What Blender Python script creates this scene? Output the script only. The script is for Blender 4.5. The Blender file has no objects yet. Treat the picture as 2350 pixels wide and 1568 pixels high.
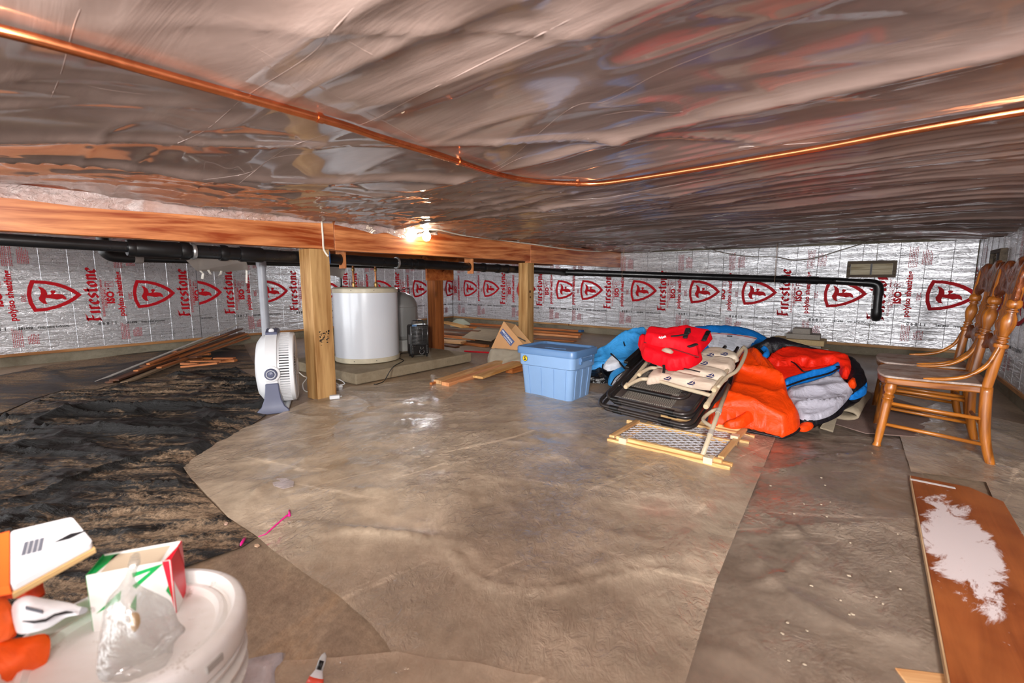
import bpy, bmesh, math, random
import numpy as np
from mathutils import Vector, Matrix
from mathutils.geometry import delaunay_2d_cdt, tessellate_polygon
PI = math.pi
R = math.radians
random.seed(7)
scene = bpy.context.scene
COL = scene.collection

# ------------------------------------------------------------------ camera
CAM_H, PITCH, YAW, FPX, CX, CY = 0.94, math.atan(141/1044), R(38), 1044.4, 1175.0, 784.0
cd = bpy.data.cameras.new('camera')
cam = bpy.data.objects.new('camera', cd)
COL.objects.link(cam)
cd.sensor_width = 36.0
cd.lens = 16.0
cd.clip_start = 0.02
cam.location = (0, 0, CAM_H)
cam.rotation_euler = (PI/2 - PITCH, 0, YAW)
cd.dof.use_dof = True
cd.dof.focus_distance = 3.6
cd.dof.aperture_fstop = 3.6
scene.camera = cam

# ------------------------------------------------------------------ light
scene.view_settings.view_transform = 'Standard'
scene.view_settings.look = 'None'
scene.view_settings.gamma = 1.0
scene.view_settings.use_curve_mapping = False
scene.view_settings.exposure = 0.24
w = bpy.data.worlds.new('world'); scene.world = w; w.use_nodes = True
w.node_tree.nodes['Background'].inputs[0].default_value = (0.96, 0.98, 1.0, 1)
w.node_tree.nodes['Background'].inputs[1].default_value = 4.6

def area(name, loc, target, size, power, color=(1, 1, 1), sy=None):
    l = bpy.data.lights.new(name, 'AREA'); l.energy = power; l.size = size; l.color = color
    if sy: l.shape = 'RECTANGLE'; l.size_y = sy
    o = bpy.data.objects.new(name, l); COL.objects.link(o); o.location = loc
    o.rotation_euler = (Vector(target) - Vector(loc)).to_track_quat('-Z', 'Y').to_euler()
    return o
def spot(name, loc, target, angle, power, color, blend=.6, soft=.12):
    l = bpy.data.lights.new(name, 'SPOT'); l.energy = power; l.color = color; l.spot_size = R(angle); l.spot_blend = blend; l.shadow_soft_size = soft
    o = bpy.data.objects.new(name, l); COL.objects.link(o); o.location = loc
    o.rotation_euler = (Vector(target) - Vector(loc)).to_track_quat('-Z', 'Y').to_euler(); return o
# photographer's flash head over the camera, plus an added spot brightening the far wall
spot('flash_head', (-0.05, -0.45, 1.22), (-5.0, 3.3, 1.22), 78, 330, (1.0, 0.965, 0.93))
spot('fill_spot_right', (0.55, -0.7, 1.20), (-0.9, 7.0, 1.15), 72, 400, (1.0, 0.98, 0.97))
# a second flash head turned up at the ceiling film for bounce
area('bounce_flash', (0.10, -0.25, 1.02), (0.02, 0.55, 1.41), 0.25, 17, (1.0, .965, .94))
# added unseen point light behind the beam, for bluish light in the far corner
def point_fill(name, loc, power, color=(1, .93, .82)):
    l = bpy.data.lights.new(name, 'POINT'); l.energy = power; l.color = color; l.shadow_soft_size = .05
    o = bpy.data.objects.new(name, l); COL.objects.link(o); o.location = loc; return o
point_fill('fill_behind_beam', (-5.6, 4.9, 1.30), 26, (.93, .97, 1.0))

# ------------------------------------------------------------------ helpers
def ray(x, y):
    u = (x-CX)/FPX; v = (CY-y)/FPX
    sp, cp, s, c = math.sin(PITCH), math.cos(PITCH), math.sin(YAW), math.cos(YAW)
    Y = cp + v*sp; Z = -sp + v*cp
    return Vector((-s*Y + c*u, c*Y + s*u, Z))
EYE = Vector((0, 0, CAM_H))
def G(x, y, z=0.0):                      # point of the photo on the horizontal plane z
    r = ray(x, y); t = (z-CAM_H)/r.z
    return EYE + r*t
def onX(x, y, X):
    r = ray(x, y); return EYE + r*(X/r.x)
def onY(x, y, Y):
    r = ray(x, y); return EYE + r*(Y/r.y)
def onP(x, y, p0, n):                    # on any plane
    r = ray(x, y); n = Vector(n)
    return EYE + r*((Vector(p0)-EYE).dot(n)/r.dot(n))

def tag(o, label=None, cat=None, group=None, kind=None):
    if label: o['label'] = label
    if cat: o['category'] = cat
    if group: o['group'] = group
    if kind: o['kind'] = kind
    return o
def thing(name, label, cat, loc=(0, 0, 0), rotz=0.0, group=None):
    o = bpy.data.objects.new(name, None); COL.objects.link(o)
    o.empty_display_size = 0.05
    o.location = loc; o.rotation_euler = (0, 0, rotz)
    return tag(o, label, cat, group)
def frame_from(o, xdir, up=(0, 0, 1)):
    x = Vector(xdir).normalized(); z = Vector(up); z = (z - x*z.dot(x)).normalized(); y = z.cross(x)
    m = Matrix((x, y, z)).transposed().to_4x4(); m.translation = Vector(o); return m

class MB:
    def __init__(s): s.v = []; s.f = []; s.m = []; s.mi = 0
    def add(s, vs, fs):
        b = len(s.v); s.v.extend([tuple(p) for p in vs])
        for f in fs: s.f.append(tuple(i+b for i in f)); s.m.append(s.mi)
    def mat(s, i): s.mi = i; return s
    def box(s, c, d, M=None):
        x, y, z = d[0]/2, d[1]/2, d[2]/2
        vs = [Vector((c[0]+a*x, c[1]+b*y, c[2]+e*z)) for e in (-1, 1) for b in (-1, 1) for a in (-1, 1)]
        if M is not None: vs = [M @ p for p in vs]
        s.add(vs, [(0, 2, 3, 1), (4, 5, 7, 6), (0, 1, 5, 4), (2, 6, 7, 3), (0, 4, 6, 2), (1, 3, 7, 5)]); return s
    def tube(s, pts, r, n=10, closed=False, caps=True, flat=1.0):
        pts = [Vector(p) for p in pts]; N = len(pts)
        rs = r if isinstance(r, (list, tuple)) else [r]*N
        rings = []; prev = None
        for i in range(N):
            if closed: t = pts[(i+1) % N]-pts[i-1]
            else: t = pts[min(i+1, N-1)]-pts[max(i-1, 0)]
            if t.length < 1e-9: t = Vector((0, 0, 1))
            t.normalize()
            if prev is None:
                a = Vector((0, 0, 1)) if abs(t.z) < .9 else Vector((1, 0, 0))
                u = (a - t*a.dot(t)).normalized()
            else:
                u = prev - t*prev.dot(t)
                u = u.normalized() if u.length > 1e-6 else t.orthogonal().normalized()
            prev = u; w_ = t.cross(u)
            rings.append([pts[i] + (u*math.cos(2*PI*k/n)*flat + w_*math.sin(2*PI*k/n))*rs[i] for k in range(n)])
        vs = [p for q in rings for p in q]; fs = []
        for i in range(N if closed else N-1):
            a = i*n; b = ((i+1) % N)*n
            for k in range(n): k2 = (k+1) % n; fs.append((a+k, a+k2, b+k2, b+k))
        if caps and not closed: fs.append(tuple(range(n))[::-1]); fs.append(tuple((N-1)*n+k for k in range(n)))
        s.add(vs, fs); return s
    def lathe(s, prof, n=32, M=None, caps=True):
        vs = []; fs = []
        for (r, z) in prof:
            for k in range(n):
                p = Vector((r*math.cos(2*PI*k/n), r*math.sin(2*PI*k/n), z)); vs.append(M @ p if M is not None else p)
        for i in range(len(prof)-1):
            for k in range(n): k2 = (k+1) % n; fs.append((i*n+k, i*n+k2, (i+1)*n+k2, (i+1)*n+k))
        if caps: fs.append(tuple(range(n))[::-1]); fs.append(tuple((len(prof)-1)*n+k for k in range(n)))
        s.add(vs, fs); return s
    def prism(s, poly, depth, M=None, z0=0.0):     # poly in local xy, extruded along z
        n = len(poly)
        vs = [Vector((p[0], p[1], z0)) for p in poly] + [Vector((p[0], p[1], z0+depth)) for p in poly]
        if M is not None: vs = [M @ p for p in vs]
        s.add(vs, [tuple(range(n))[::-1], tuple(range(n, 2*n))] + [(i, (i+1) % n, n+(i+1) % n, n+i) for i in range(n)]); return s
    def grid(s, nu, nv, fn):
        vs = [fn(i/(nu-1), j/(nv-1)) for j in range(nv) for i in range(nu)]
        s.add(vs, [(j*nu+i, j*nu+i+1, (j+1)*nu+i+1, (j+1)*nu+i) for j in range(nv-1) for i in range(nu-1)]); return s
    def build(s, name, mat, parent=None, smooth=False, bevel=0, world=True, subsurf=0, solid=0, M=None):
        me = bpy.data.meshes.new(name)
        vs = s.v
        if parent is not None and world:
            root = parent; off = Vector((0, 0, 0))
            while root is not None: off += Vector(root.location); root = root.parent
            vs = [(p[0]-off.x, p[1]-off.y, p[2]-off.z) for p in vs]
        if M is not None:
            Mi = M.inverted(); vs = [tuple(Mi @ Vector(p)) for p in vs]
        me.from_pydata([tuple(p) for p in vs], [], s.f)
        mats = mat if isinstance(mat, (list, tuple)) else [mat]
        for q in mats: me.materials.append(q)
        if len(mats) > 1: me.polygons.foreach_set('material_index', s.m)
        if smooth:
            me.polygons.foreach_set('use_smooth', [True]*len(me.polygons))
            if smooth is not True: me.set_sharp_from_angle(angle=R(smooth))
        me.update()
        o = bpy.data.objects.new(name, me); COL.objects.link(o)
        if parent is not None: o.parent = parent
        if M is not None: o.matrix_local = M
        if solid:
            md = o.modifiers.new('solidify', 'SOLIDIFY'); md.thickness = solid; md.offset = 0
        if bevel:
            md = o.modifiers.new('bevel', 'BEVEL'); md.width = bevel; md.segments = 2; md.limit_method = 'ANGLE'; md.angle_limit = R(40)
        if subsurf:
            md = o.modifiers.new('subsurf', 'SUBSURF'); md.levels = subsurf; md.render_levels = subsurf
        return o
def dup(root, loc, rotz=None, label=None, group=None):
    r = root.copy(); COL.objects.link(r); r.location = loc
    if rotz is not None: r.rotation_euler = (0, 0, rotz)
    if label: r['label'] = label
    if group: r['group'] = group
    for ch in list(root.children):
        c = ch.copy(); COL.objects.link(c); c.parent = r
        for g in list(ch.children):
            d = g.copy(); COL.objects.link(d); d.parent = c
    return r
def smoothpts(pts, k=6, closed=False):
    P = [Vector(p) for p in pts]; n = len(P); out = []
    rng = n if closed else n-1
    for i in range(rng):
        if closed: a, b, c, d = P[i-1], P[i], P[(i+1) % n], P[(i+2) % n]
        else: a, b, c, d = P[max(i-1, 0)], P[i], P[i+1], P[min(i+2, n-1)]
        for j in range(k):
            t = j/k
            out.append(0.5*((2*b) + (-a+c)*t + (2*a-5*b+4*c-d)*t*t + (-a+3*b-3*c+d)*t**3))
    if not closed: out.append(P[-1])
    return out
def ortho(o, M): o.matrix_local = M; return o

# value noise on arrays
def _hash(ix, iy, seed):
    h = (ix.astype(np.int64)*374761393 + iy.astype(np.int64)*668265263 + seed*1442695041) & 0xffffffff
    h = ((h ^ (h >> 13))*1274126177) & 0xffffffff
    return ((h ^ (h >> 16)) & 0xffff)/65535.0
def vnoise(x, y, seed=0):
    x = np.asarray(x, float); y = np.asarray(y, float)
    ix = np.floor(x); iy = np.floor(y); fx = x-ix; fy = y-iy
    ux = fx*fx*fx*(fx*(fx*6-15)+10); uy = fy*fy*fy*(fy*(fy*6-15)+10)
    a = _hash(ix, iy, seed); b = _hash(ix+1, iy, seed); c = _hash(ix, iy+1, seed); d = _hash(ix+1, iy+1, seed)
    return (a*(1-ux)+b*ux)*(1-uy) + (c*(1-ux)+d*ux)*uy
def fbm(x, y, seed=0, o=3):
    t = 0; a = .5; n = 0
    for i in range(o): t = t + a*vnoise(x*2**i, y*2**i, seed+i*17); n += a; a *= .5
    return t/n
def ridge(x, y, seed=0, p=3.0): return (1-np.abs(2*vnoise(x, y, seed)-1))**p
def nz(x, y, seed=0): return float(vnoise(np.array([x]), np.array([y]), seed)[0])

def densify(poly, step):
    out = []
    n = len(poly)
    for i in range(n):
        a = Vector(poly[i][:2]); b = Vector(poly[(i+1) % n][:2]); k = max(1, int((b-a).length/step))
        for j in range(k): out.append(a+(b-a)*(j/k))
    return out
def fill(poly, step, jit=.25, seed=1):   # triangulated fill of a 2D outline -> verts, faces
    rnd = random.Random(seed)
    b = densify(poly, step); n = len(b)
    xs = [p.x for p in b]; ys = [p.y for p in b]
    px = np.array(xs); py = np.array(ys)
    pts = list(b)
    gx = np.arange(min(xs)+step/2, max(xs), step); gy = np.arange(min(ys)+step/2, max(ys), step)
    if len(gx) and len(gy):
        X, Y = np.meshgrid(gx, gy); X = X.ravel(); Y = Y.ravel()
        r = np.random.RandomState(seed); X = X+r.uniform(-jit, jit, X.size)*step; Y = Y+r.uniform(-jit, jit, Y.size)*step
        ins = np.zeros(X.size, bool); dmin = np.full(X.size, 1e9)
        for i in range(n):
            x1, y1, x2, y2 = px[i], py[i], px[(i+1) % n], py[(i+1) % n]
            c = ((y1 > Y) != (y2 > Y)) & (X < (x2-x1)*(Y-y1)/((y2-y1) if y2 != y1 else 1e-12)+x1); ins ^= c
            dmin = np.minimum(dmin, np.hypot(X-x1, Y-y1))
        k = ins & (dmin > step*.45)
        pts += [Vector((x, y)) for x, y in zip(X[k], Y[k])]
    r = delaunay_2d_cdt(pts, [(i, (i+1) % n) for i in range(n)], [], 1, 1e-6)
    return [(p.x, p.y) for p in r[0]], [tuple(f) for f in r[2]]
def edge_dist(V, poly):
    X = np.array([p[0] for p in V]); Y = np.array([p[1] for p in V]); d = np.full(X.size, 1e9); n = len(poly)
    for i in range(n):
        x1, y1 = poly[i][0], poly[i][1]; x2, y2 = poly[(i+1) % n][0], poly[(i+1) % n][1]
        dx, dy = x2-x1, y2-y1; L = dx*dx+dy*dy+1e-12
        t = np.clip(((X-x1)*dx+(Y-y1)*dy)/L, 0, 1)
        d = np.minimum(d, np.hypot(X-x1-t*dx, Y-y1-t*dy))
    return d

# ------------------------------------------------------------------ materials
MATS = {}
def lin(c):
    return tuple((x/255/12.92 if x/255 <= .04045 else ((x/255+.055)/1.055)**2.4) for x in c)
class NT:
    def __init__(s, name):
        s.m = bpy.data.materials.new(name); s.m.use_nodes = True; s.t = s.m.node_tree; s.n = s.t.nodes; s.l = s.t.links
        s.b = s.n['Principled BSDF']; s.out = s.n['Material Output']; s._co = {}
    def node(s, ty, **k):
        q = s.n.new(ty)
        for a, v in k.items(): setattr(q, a, v)
        return q
    def co(s, scale=(1, 1, 1), rot=(0, 0, 0), kind='Object'):
        key = (scale, rot, kind)
        if key not in s._co:
            t = s.node('ShaderNodeTexCoord'); m = s.node('ShaderNodeMapping')
            
            if any(rot): m.vector_type = 'TEXTURE'; m.inputs['Scale'].default_value = tuple(1/a for a in scale); m.inputs['Rotation'].default_value = tuple(-a for a in rot)
            else: m.inputs['Scale'].default_value = scale
            s.l.new(t.outputs[kind], m.inputs['Vector']); s._co[key] = m.outputs[0]
        return s._co[key]
    def noise(s, scale, detail=4, rough=.55, co=None, dist=0.0, out='Fac'):
        q = s.node('ShaderNodeTexNoise'); q.inputs['Scale'].default_value = scale; q.inputs['Detail'].default_value = detail
        q.inputs['Roughness'].default_value = rough; q.inputs['Distortion'].default_value = dist
        s.l.new(co if co is not None else s.co(), q.inputs['Vector']); return q.outputs[out]
    def ramp(s, fac, stops, interp='LINEAR'):
        q = s.node('ShaderNodeValToRGB'); q.color_ramp.interpolation = interp; e = q.color_ramp.elements
        while len(e) < len(stops): e.new(.5)
        for i, (p, c) in enumerate(stops):
            e[i].position = p; e[i].color = (*c, 1) if len(c) == 3 else c
        s.l.new(fac, q.inputs[0]); return q.outputs[0]
    def fr(s, fac, a, b, lo=0.0, hi=1.0):
        q = s.node('ShaderNodeMapRange'); q.inputs[1].default_value = a; q.inputs[2].default_value = b
        q.inputs[3].default_value = lo; q.inputs[4].default_value = hi; s.l.new(fac, q.inputs[0]); return q.outputs[0]
    def mix(s, fac, a, b, mode='MIX'):
        q = s.node('ShaderNodeMix', data_type='RGBA', blend_type=mode)
        for i, x in ((0, fac), (6, a), (7, b)):
            if isinstance(x, (int, float)): q.inputs[i].default_value = x
            elif isinstance(x, (tuple, list)): q.inputs[i].default_value = (*x, 1) if len(x) == 3 else x
            else: s.l.new(x, q.inputs[i])
        return q.outputs[2]
    def math(s, op, a, b=0.0):
        q = s.node('ShaderNodeMath', operation=op)
        for i, x in enumerate((a, b)):
            if isinstance(x, (int, float)): q.inputs[i].default_value = x
            else: s.l.new(x, q.inputs[i])
        return q.outputs[0]
    def attr(s, name):
        q = s.node('ShaderNodeAttribute'); q.attribute_name = name; return q.outputs['Fac']
    def bump(s, h, strength=.3, dist=.01, prev=None):
        q = s.node('ShaderNodeBump'); q.inputs['Strength'].default_value = strength; q.inputs['Distance'].default_value = dist
        s.l.new(h, q.inputs['Height'])
        if prev is not None: s.l.new(prev, q.inputs['Normal'])
        s.l.new(q.outputs[0], s.b.inputs['Normal']); return q.outputs[0]
    def set(s, **k):
        mp = dict(color='Base Color', rough='Roughness', metal='Metallic', coat='Coat Weight', coatr='Coat Roughness', ior='IOR',
                  spec='Specular IOR Level', emis='Emission Color', estr='Emission Strength', alpha='Alpha', trans='Transmission Weight', sheen='Sheen Weight', sss='Subsurface Weight')
        for a, v in k.items():
            i = s.b.inputs[mp[a]]
            if isinstance(v, (int, float)): i.default_value = v
            elif isinstance(v, (tuple, list)): i.default_value = (*v, 1) if len(v) == 3 else v
            else: s.l.new(v, i)
        return s
def plain(name, rgb, rough=.5, metal=0.0, var=.12, nscale=9.0, bump=0.0, bscale=60.0, coat=0.0, spec=.5):
    if name in MATS: return MATS[name]
    k = NT(name); c = lin(rgb)
    f = k.noise(nscale, 4)
    k.set(color=k.mix(k.fr(f, .3, .7), tuple(x*(1-var) for x in c), tuple(min(1, x*(1+var)) for x in c)),
          rough=k.fr(k.noise(nscale*2.3, 3), .2, .8, max(.02, rough-.06), min(1, rough+.06)), metal=metal, coat=coat, spec=spec)
    if bump: k.bump(k.noise(bscale, 3), bump, .004)
    MATS[name] = k.m; return k.m
def wood(name, dark, light, rough=.55, grain=34.0, knots=True, coat=0.0, dust=None, axis=0):
    """grain runs along the local x axis (axis 0), y (1) or z (2)"""
    if name in MATS: return MATS[name]
    k = NT(name)
    sc = [1, 1, 1]; sc[axis] = .07
    c1 = k.co(tuple(sc))
    d = k.noise(6, 3, .6, k.co(tuple(.35 if i == axis else 1 for i in range(3))))
    g = k.noise(grain, 5, .65, c1, .6); g2 = k.noise(grain*.5, 4, .55, c1, 1.6)
    f = k.math('ADD', k.math('MULTIPLY', g, .45), k.math('MULTIPLY', g2, .75))
    col = k.ramp(f, [(.47, lin(dark)), (.58, tuple((a+b)/2 for a, b in zip(lin(dark), lin(light)))), (.70, lin(light))])
    col = k.mix(k.fr(d, .35, .75, 0, .35), col, lin(dark))
    if knots:
        v = k.node('ShaderNodeTexVoronoi'); v.inputs['Scale'].default_value = 3.2
        k.l.new(k.co(tuple(.45 if i == axis else 1.2 for i in range(3))), v.inputs['Vector'])
        kn = k.fr(v.outputs['Distance'], .03, .10, 1, 0)
        col = k.mix(k.math('MULTIPLY', kn, .6), col, tuple(x*.3 for x in lin(dark)))
    if dust:
        dn = k.fr(k.noise(7, 6, .7), .32, .62); col = k.mix(k.math('MULTIPLY', dn, dust[1]), col, lin(dust[0]))
    k.set(color=col, rough=rough, coat=coat, coatr=.25)
    k.bump(g, .15, .003)
    MATS[name] = k.m; return k.m
def onecol(name, rgb, rough=.6, spec=.3):
    if name in MATS: return MATS[name]
    k = NT(name); c = lin(rgb); f = k.noise(30, 3)
    k.set(color=k.mix(f, tuple(x*.88 for x in c), tuple(min(1, x*1.08) for x in c)), rough=rough, spec=spec); MATS[name] = k.m; return k.m
# ================================================================== SETTING
XL, XR, YF, YB = -7.4, 0.95, 7.3, -2.2           # left wall, right wall, back wall, open side behind the camera
SILL = 0.135                                      # foot of the foil faced boards

# ---- materials of the setting
def m_floor():
    k = NT('dusty_ground_film'); co = k.co()
    big = k.noise(.7, 5, .6, co); mid = k.noise(3.5, 6, .65, k.co((1, .55, 1), (0, 0, R(-30))), .5); fine = k.noise(40, 5, .7, co)
    col = k.ramp(k.math('ADD', k.math('MULTIPLY', big, .45), k.math('MULTIPLY', mid, .55)),
                 [(.32, lin((112, 96, 80))), (.45, lin((160, 138, 117))), (.56, lin((186, 163, 138))), (.68, lin((204, 168, 130)))])
    col = k.mix(k.fr(fine, .35, .75, 0, .45), col, lin((84, 72, 60)))
    cr = k.fr(k.noise(70, 2, .5, co), .73, .78); col = k.mix(cr, col, lin((190, 172, 150)))
    k.set(color=col, rough=k.fr(mid, .3, .7, .35, .6), spec=.45, coat=.12, coatr=.22)
    b = k.bump(mid, .3, .02); k.bump(fine, .45, .005, b); return k.m
def m_black_film():
    k = NT('dusty_black_film')
    d = k.attr('dirt'); n = k.noise(11, 8, .78, k.co((.24, 1.0, 1), (0, 0, R(-38))), .9); n2 = k.noise(70, 4, .75)
    f = k.math('ADD', d, k.math('MULTIPLY', k.math('SUBTRACT', n, .5), 3.4)); f = k.math('ADD', f, k.math('MULTIPLY', k.math('SUBTRACT', n2, .5), 1.3))
    ff = k.fr(f, .30, .82)
    dc = k.ramp(n2, [(.3, lin((104, 84, 66))), (.55, lin((160, 134, 108))), (.8, lin((196, 168, 138)))])
    k.set(color=k.mix(ff, (.012, .011, .0105), dc), rough=k.fr(ff, 0, 1, .36, .9), spec=.35)
    b = k.bump(n, .8, .03); k.bump(n2, .4, .004, b); return k.m
def m_clear_film(name, haze, tint, seed):
    k = NT(name); co = k.co((1, .6, 1), (0, 0, R(seed)))
    wr = k.noise(6, 5, .6, co, .5); hz = k.noise(2.6, 7, .72, k.co()); fine = k.math('MULTIPLY', k.noise(30, 4, .65, co, 1.5), k.fr(k.noise(1.6, 3, .6, k.co()), .44, .60, .2, 1.6))
    br = k.node('ShaderNodeBump'); br.inputs['Strength'].default_value = .45; br.inputs['Distance'].default_value = .025; k.l.new(wr, br.inputs['Height'])
    b2 = k.node('ShaderNodeBump'); b2.inputs['Strength'].default_value = .8; b2.inputs['Distance'].default_value = .012; k.l.new(fine, b2.inputs['Height']); k.l.new(br.outputs[0], b2.inputs['Normal'])
    tr = k.node('ShaderNodeBsdfTransparent'); tr.inputs[0].default_value = (.97, .96, .95, 1)
    df = k.node('ShaderNodeBsdfDiffuse'); df.inputs[0].default_value = (*lin(tint), 1)
    gl = k.node('ShaderNodeBsdfGlossy'); gl.inputs['Roughness'].default_value = .12; gl.inputs[0].default_value = (1, 1, 1, 1)
    for q in (df, gl): k.l.new(b2.outputs[0], q.inputs['Normal'])
    lines = k.fr(k.noise(7, 4, .55, k.co((.10, 1, 1), (0, 0, R(seed+8))), .4), .62, .70); lines2 = k.fr(k.noise(9, 4, .55, k.co((1, .12, 1), (0, 0, R(seed+40))), .4), .64, .71)
    hh = k.math('ADD', k.fr(hz, .32, .7, haze*.6, haze*1.5), k.math('MULTIPLY', k.math('MAXIMUM', lines, lines2), haze*.7))
    m1 = k.node('ShaderNodeMixShader'); k.l.new(hh, m1.inputs[0]); k.l.new(tr.outputs[0], m1.inputs[1]); k.l.new(df.outputs[0], m1.inputs[2])
    lw = k.node('ShaderNodeFresnel'); lw.inputs[0].default_value = 1.42; k.l.new(b2.outputs[0], lw.inputs['Normal'])
    m2 = k.node('ShaderNodeMixShader'); k.l.new(lw.outputs[0], m2.inputs[0]); k.l.new(m1.outputs[0], m2.inputs[1]); k.l.new(gl.outputs[0], m2.inputs[2])
    k.l.new(m2.outputs[0], k.out.inputs[0]); return k.m
def m_ceiling():
    k = NT('glossy_ceiling_film')
    n = k.noise(1.3, 4, .6, k.co((.5, 1, 1))); st = k.noise(7, 5, .65, k.co((.16, 1, 1)), .8); st2 = k.noise(9, 4, .6, k.co((1, .2, 1), (0, 0, R(24))), .6)
    col = k.ramp(k.math('ADD', k.math('MULTIPLY', n, .6), k.math('MULTIPLY', st, .4)),
                 [(.32, lin((106, 87, 80))), (.5, lin((134, 113, 105))), (.68, lin((160, 140, 132)))])
    k.set(color=col, rough=.5, metal=.2, spec=.6, coat=1.0, coatr=.07)
    b = k.bump(st, .13, .03); k.bump(st2, .07, .015, b); return k.m
def m_foil():
    k = NT('embossed_foil'); co = k.co()
    wv = k.noise(5, 4, .6, k.co((.35, .35, 3.2)), 1.0); cr = k.noise(38, 5, .7, co, 1.5)
    v = k.node('ShaderNodeTexVoronoi', feature='DISTANCE_TO_EDGE'); v.inputs['Scale'].default_value = 9; k.l.new(k.co((.6, .6, 2.6)), v.inputs['Vector'])
    dk = k.fr(k.noise(4.2, 6, .75, co), .60, .74); sp = k.fr(k.noise(60, 4, .8, co), .55, .7)
    col = k.mix(k.math('MULTIPLY', k.math('MULTIPLY', dk, sp), .8), lin((218, 218, 222)), lin((60, 56, 52)))
    k.set(color=col, rough=k.fr(cr, .3, .7, .22, .40), metal=.72, spec=.5)
    b = k.bump(wv, .6, .03); b = k.bump(cr, .28, .006, b); k.bump(k.fr(v.outputs[0], 0, .05), .25, .004, b); return k.m
def m_concrete(name='grey_concrete', a=(112, 102, 84), b=(158, 149, 130), stain=.5):
    if name in MATS: return MATS[name]
    k = NT(name); co = k.co(); f = k.noise(3.2, 6, .65, co); g = k.noise(60, 4, .7, co)
    col = k.ramp(f, [(.3, lin(a)), (.7, lin(b))]); s_ = k.fr(k.noise(1.6, 5, .7, k.co((1, 1, 2))), .52, .66)
    col = k.mix(k.math('MULTIPLY', s_, stain), col, lin((66, 56, 40))); col = k.mix(k.fr(g, .5, .8, 0, .35), col, lin((90, 84, 74)))
    k.set(color=col, rough=.85, spec=.25); b_ = k.bump(f, .3, .01); k.bump(g, .35, .003, b_); MATS[name] = k.m; return k.m
FLOOR, BLACKF, CEILM, FOIL, CONC = m_floor(), m_black_film(), m_ceiling(), m_foil(), m_concrete()
CLEAR = m_clear_film('hazy_clear_film', .44, (240, 216, 188), -25)
CLEAR2 = m_clear_film('thin_clear_film', .32, (216, 194, 172), 15)
CLEAR3 = m_clear_film('milky_film', .55, (226, 208, 204), 5); MILK = m_clear_film('white_bag_film', .62, (236, 230, 234), 9)
RED = plain('red_print', (190, 12, 28), .6, 0, .10, 14, .3, 40, 0, .2); REDP = plain('pale_red_print', (184, 88, 94), .6, spec=.2); BLK = plain('black_print', (32, 30, 30), .6)
BIGWOOD = wood('fir_beam', (150, 62, 20), (236, 156, 98), .42, 22, axis=1, coat=.35)
POSTW = wood('treated_post', (150, 104, 54), (206, 164, 108), .6, 20, axis=2)
OLDW = wood('brown_stain_post', (122, 64, 26), (176, 104, 50), .6, 22, axis=2)
SILLW = wood('sill_board', (150, 104, 58), (206, 158, 104), .6, 26, knots=False, axis=0)
SILLY = wood('sill_board_y', (150, 98, 52), (200, 142, 86), .6, 26, knots=False, axis=1)
ABS = plain('black_abs', (24, 24, 26), .3, 0, .3, 6); ABSD = plain('black_fitting', (18, 18, 20), .38, 0, .3, 8)
PVC = plain('grey_pvc', (150, 152, 160), .4)
ZINC = plain('zinc_strap', (176, 178, 180), .35, .8)

# ---- floor: bare ground under film, a heightfield that is flat in the middle and lumpy towards the far left
def zfloor(x, y): return 0.0
mb = MB()
xs = np.linspace(XL, XR, 120); ys = np.linspace(YB, YF, 140)
XX, YY = np.meshgrid(xs, ys)
ZZ = -0.006 + (fbm(XX*1.1, YY*1.1, 5)-.5)*.012
far = np.clip((-XX-4.9)/1.5, 0, 1); ZZ += far*(fbm(XX*.9, YY*.9, 9)-.35)*.06 - far*.01
nx, ny = len(xs), len(ys)
mb.v = [(float(a), float(b), float(c)) for a, b, c in zip(XX.ravel(), YY.ravel(), ZZ.ravel())]
mb.f = [(j*nx+i, j*nx+i+1, (j+1)*nx+i+1, (j+1)*nx+i) for j in range(ny-1) for i in range(nx-1)]; mb.m = [0]*len(mb.f)
tag(mb.build('floor', FLOOR, smooth=True), kind='structure')

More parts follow.
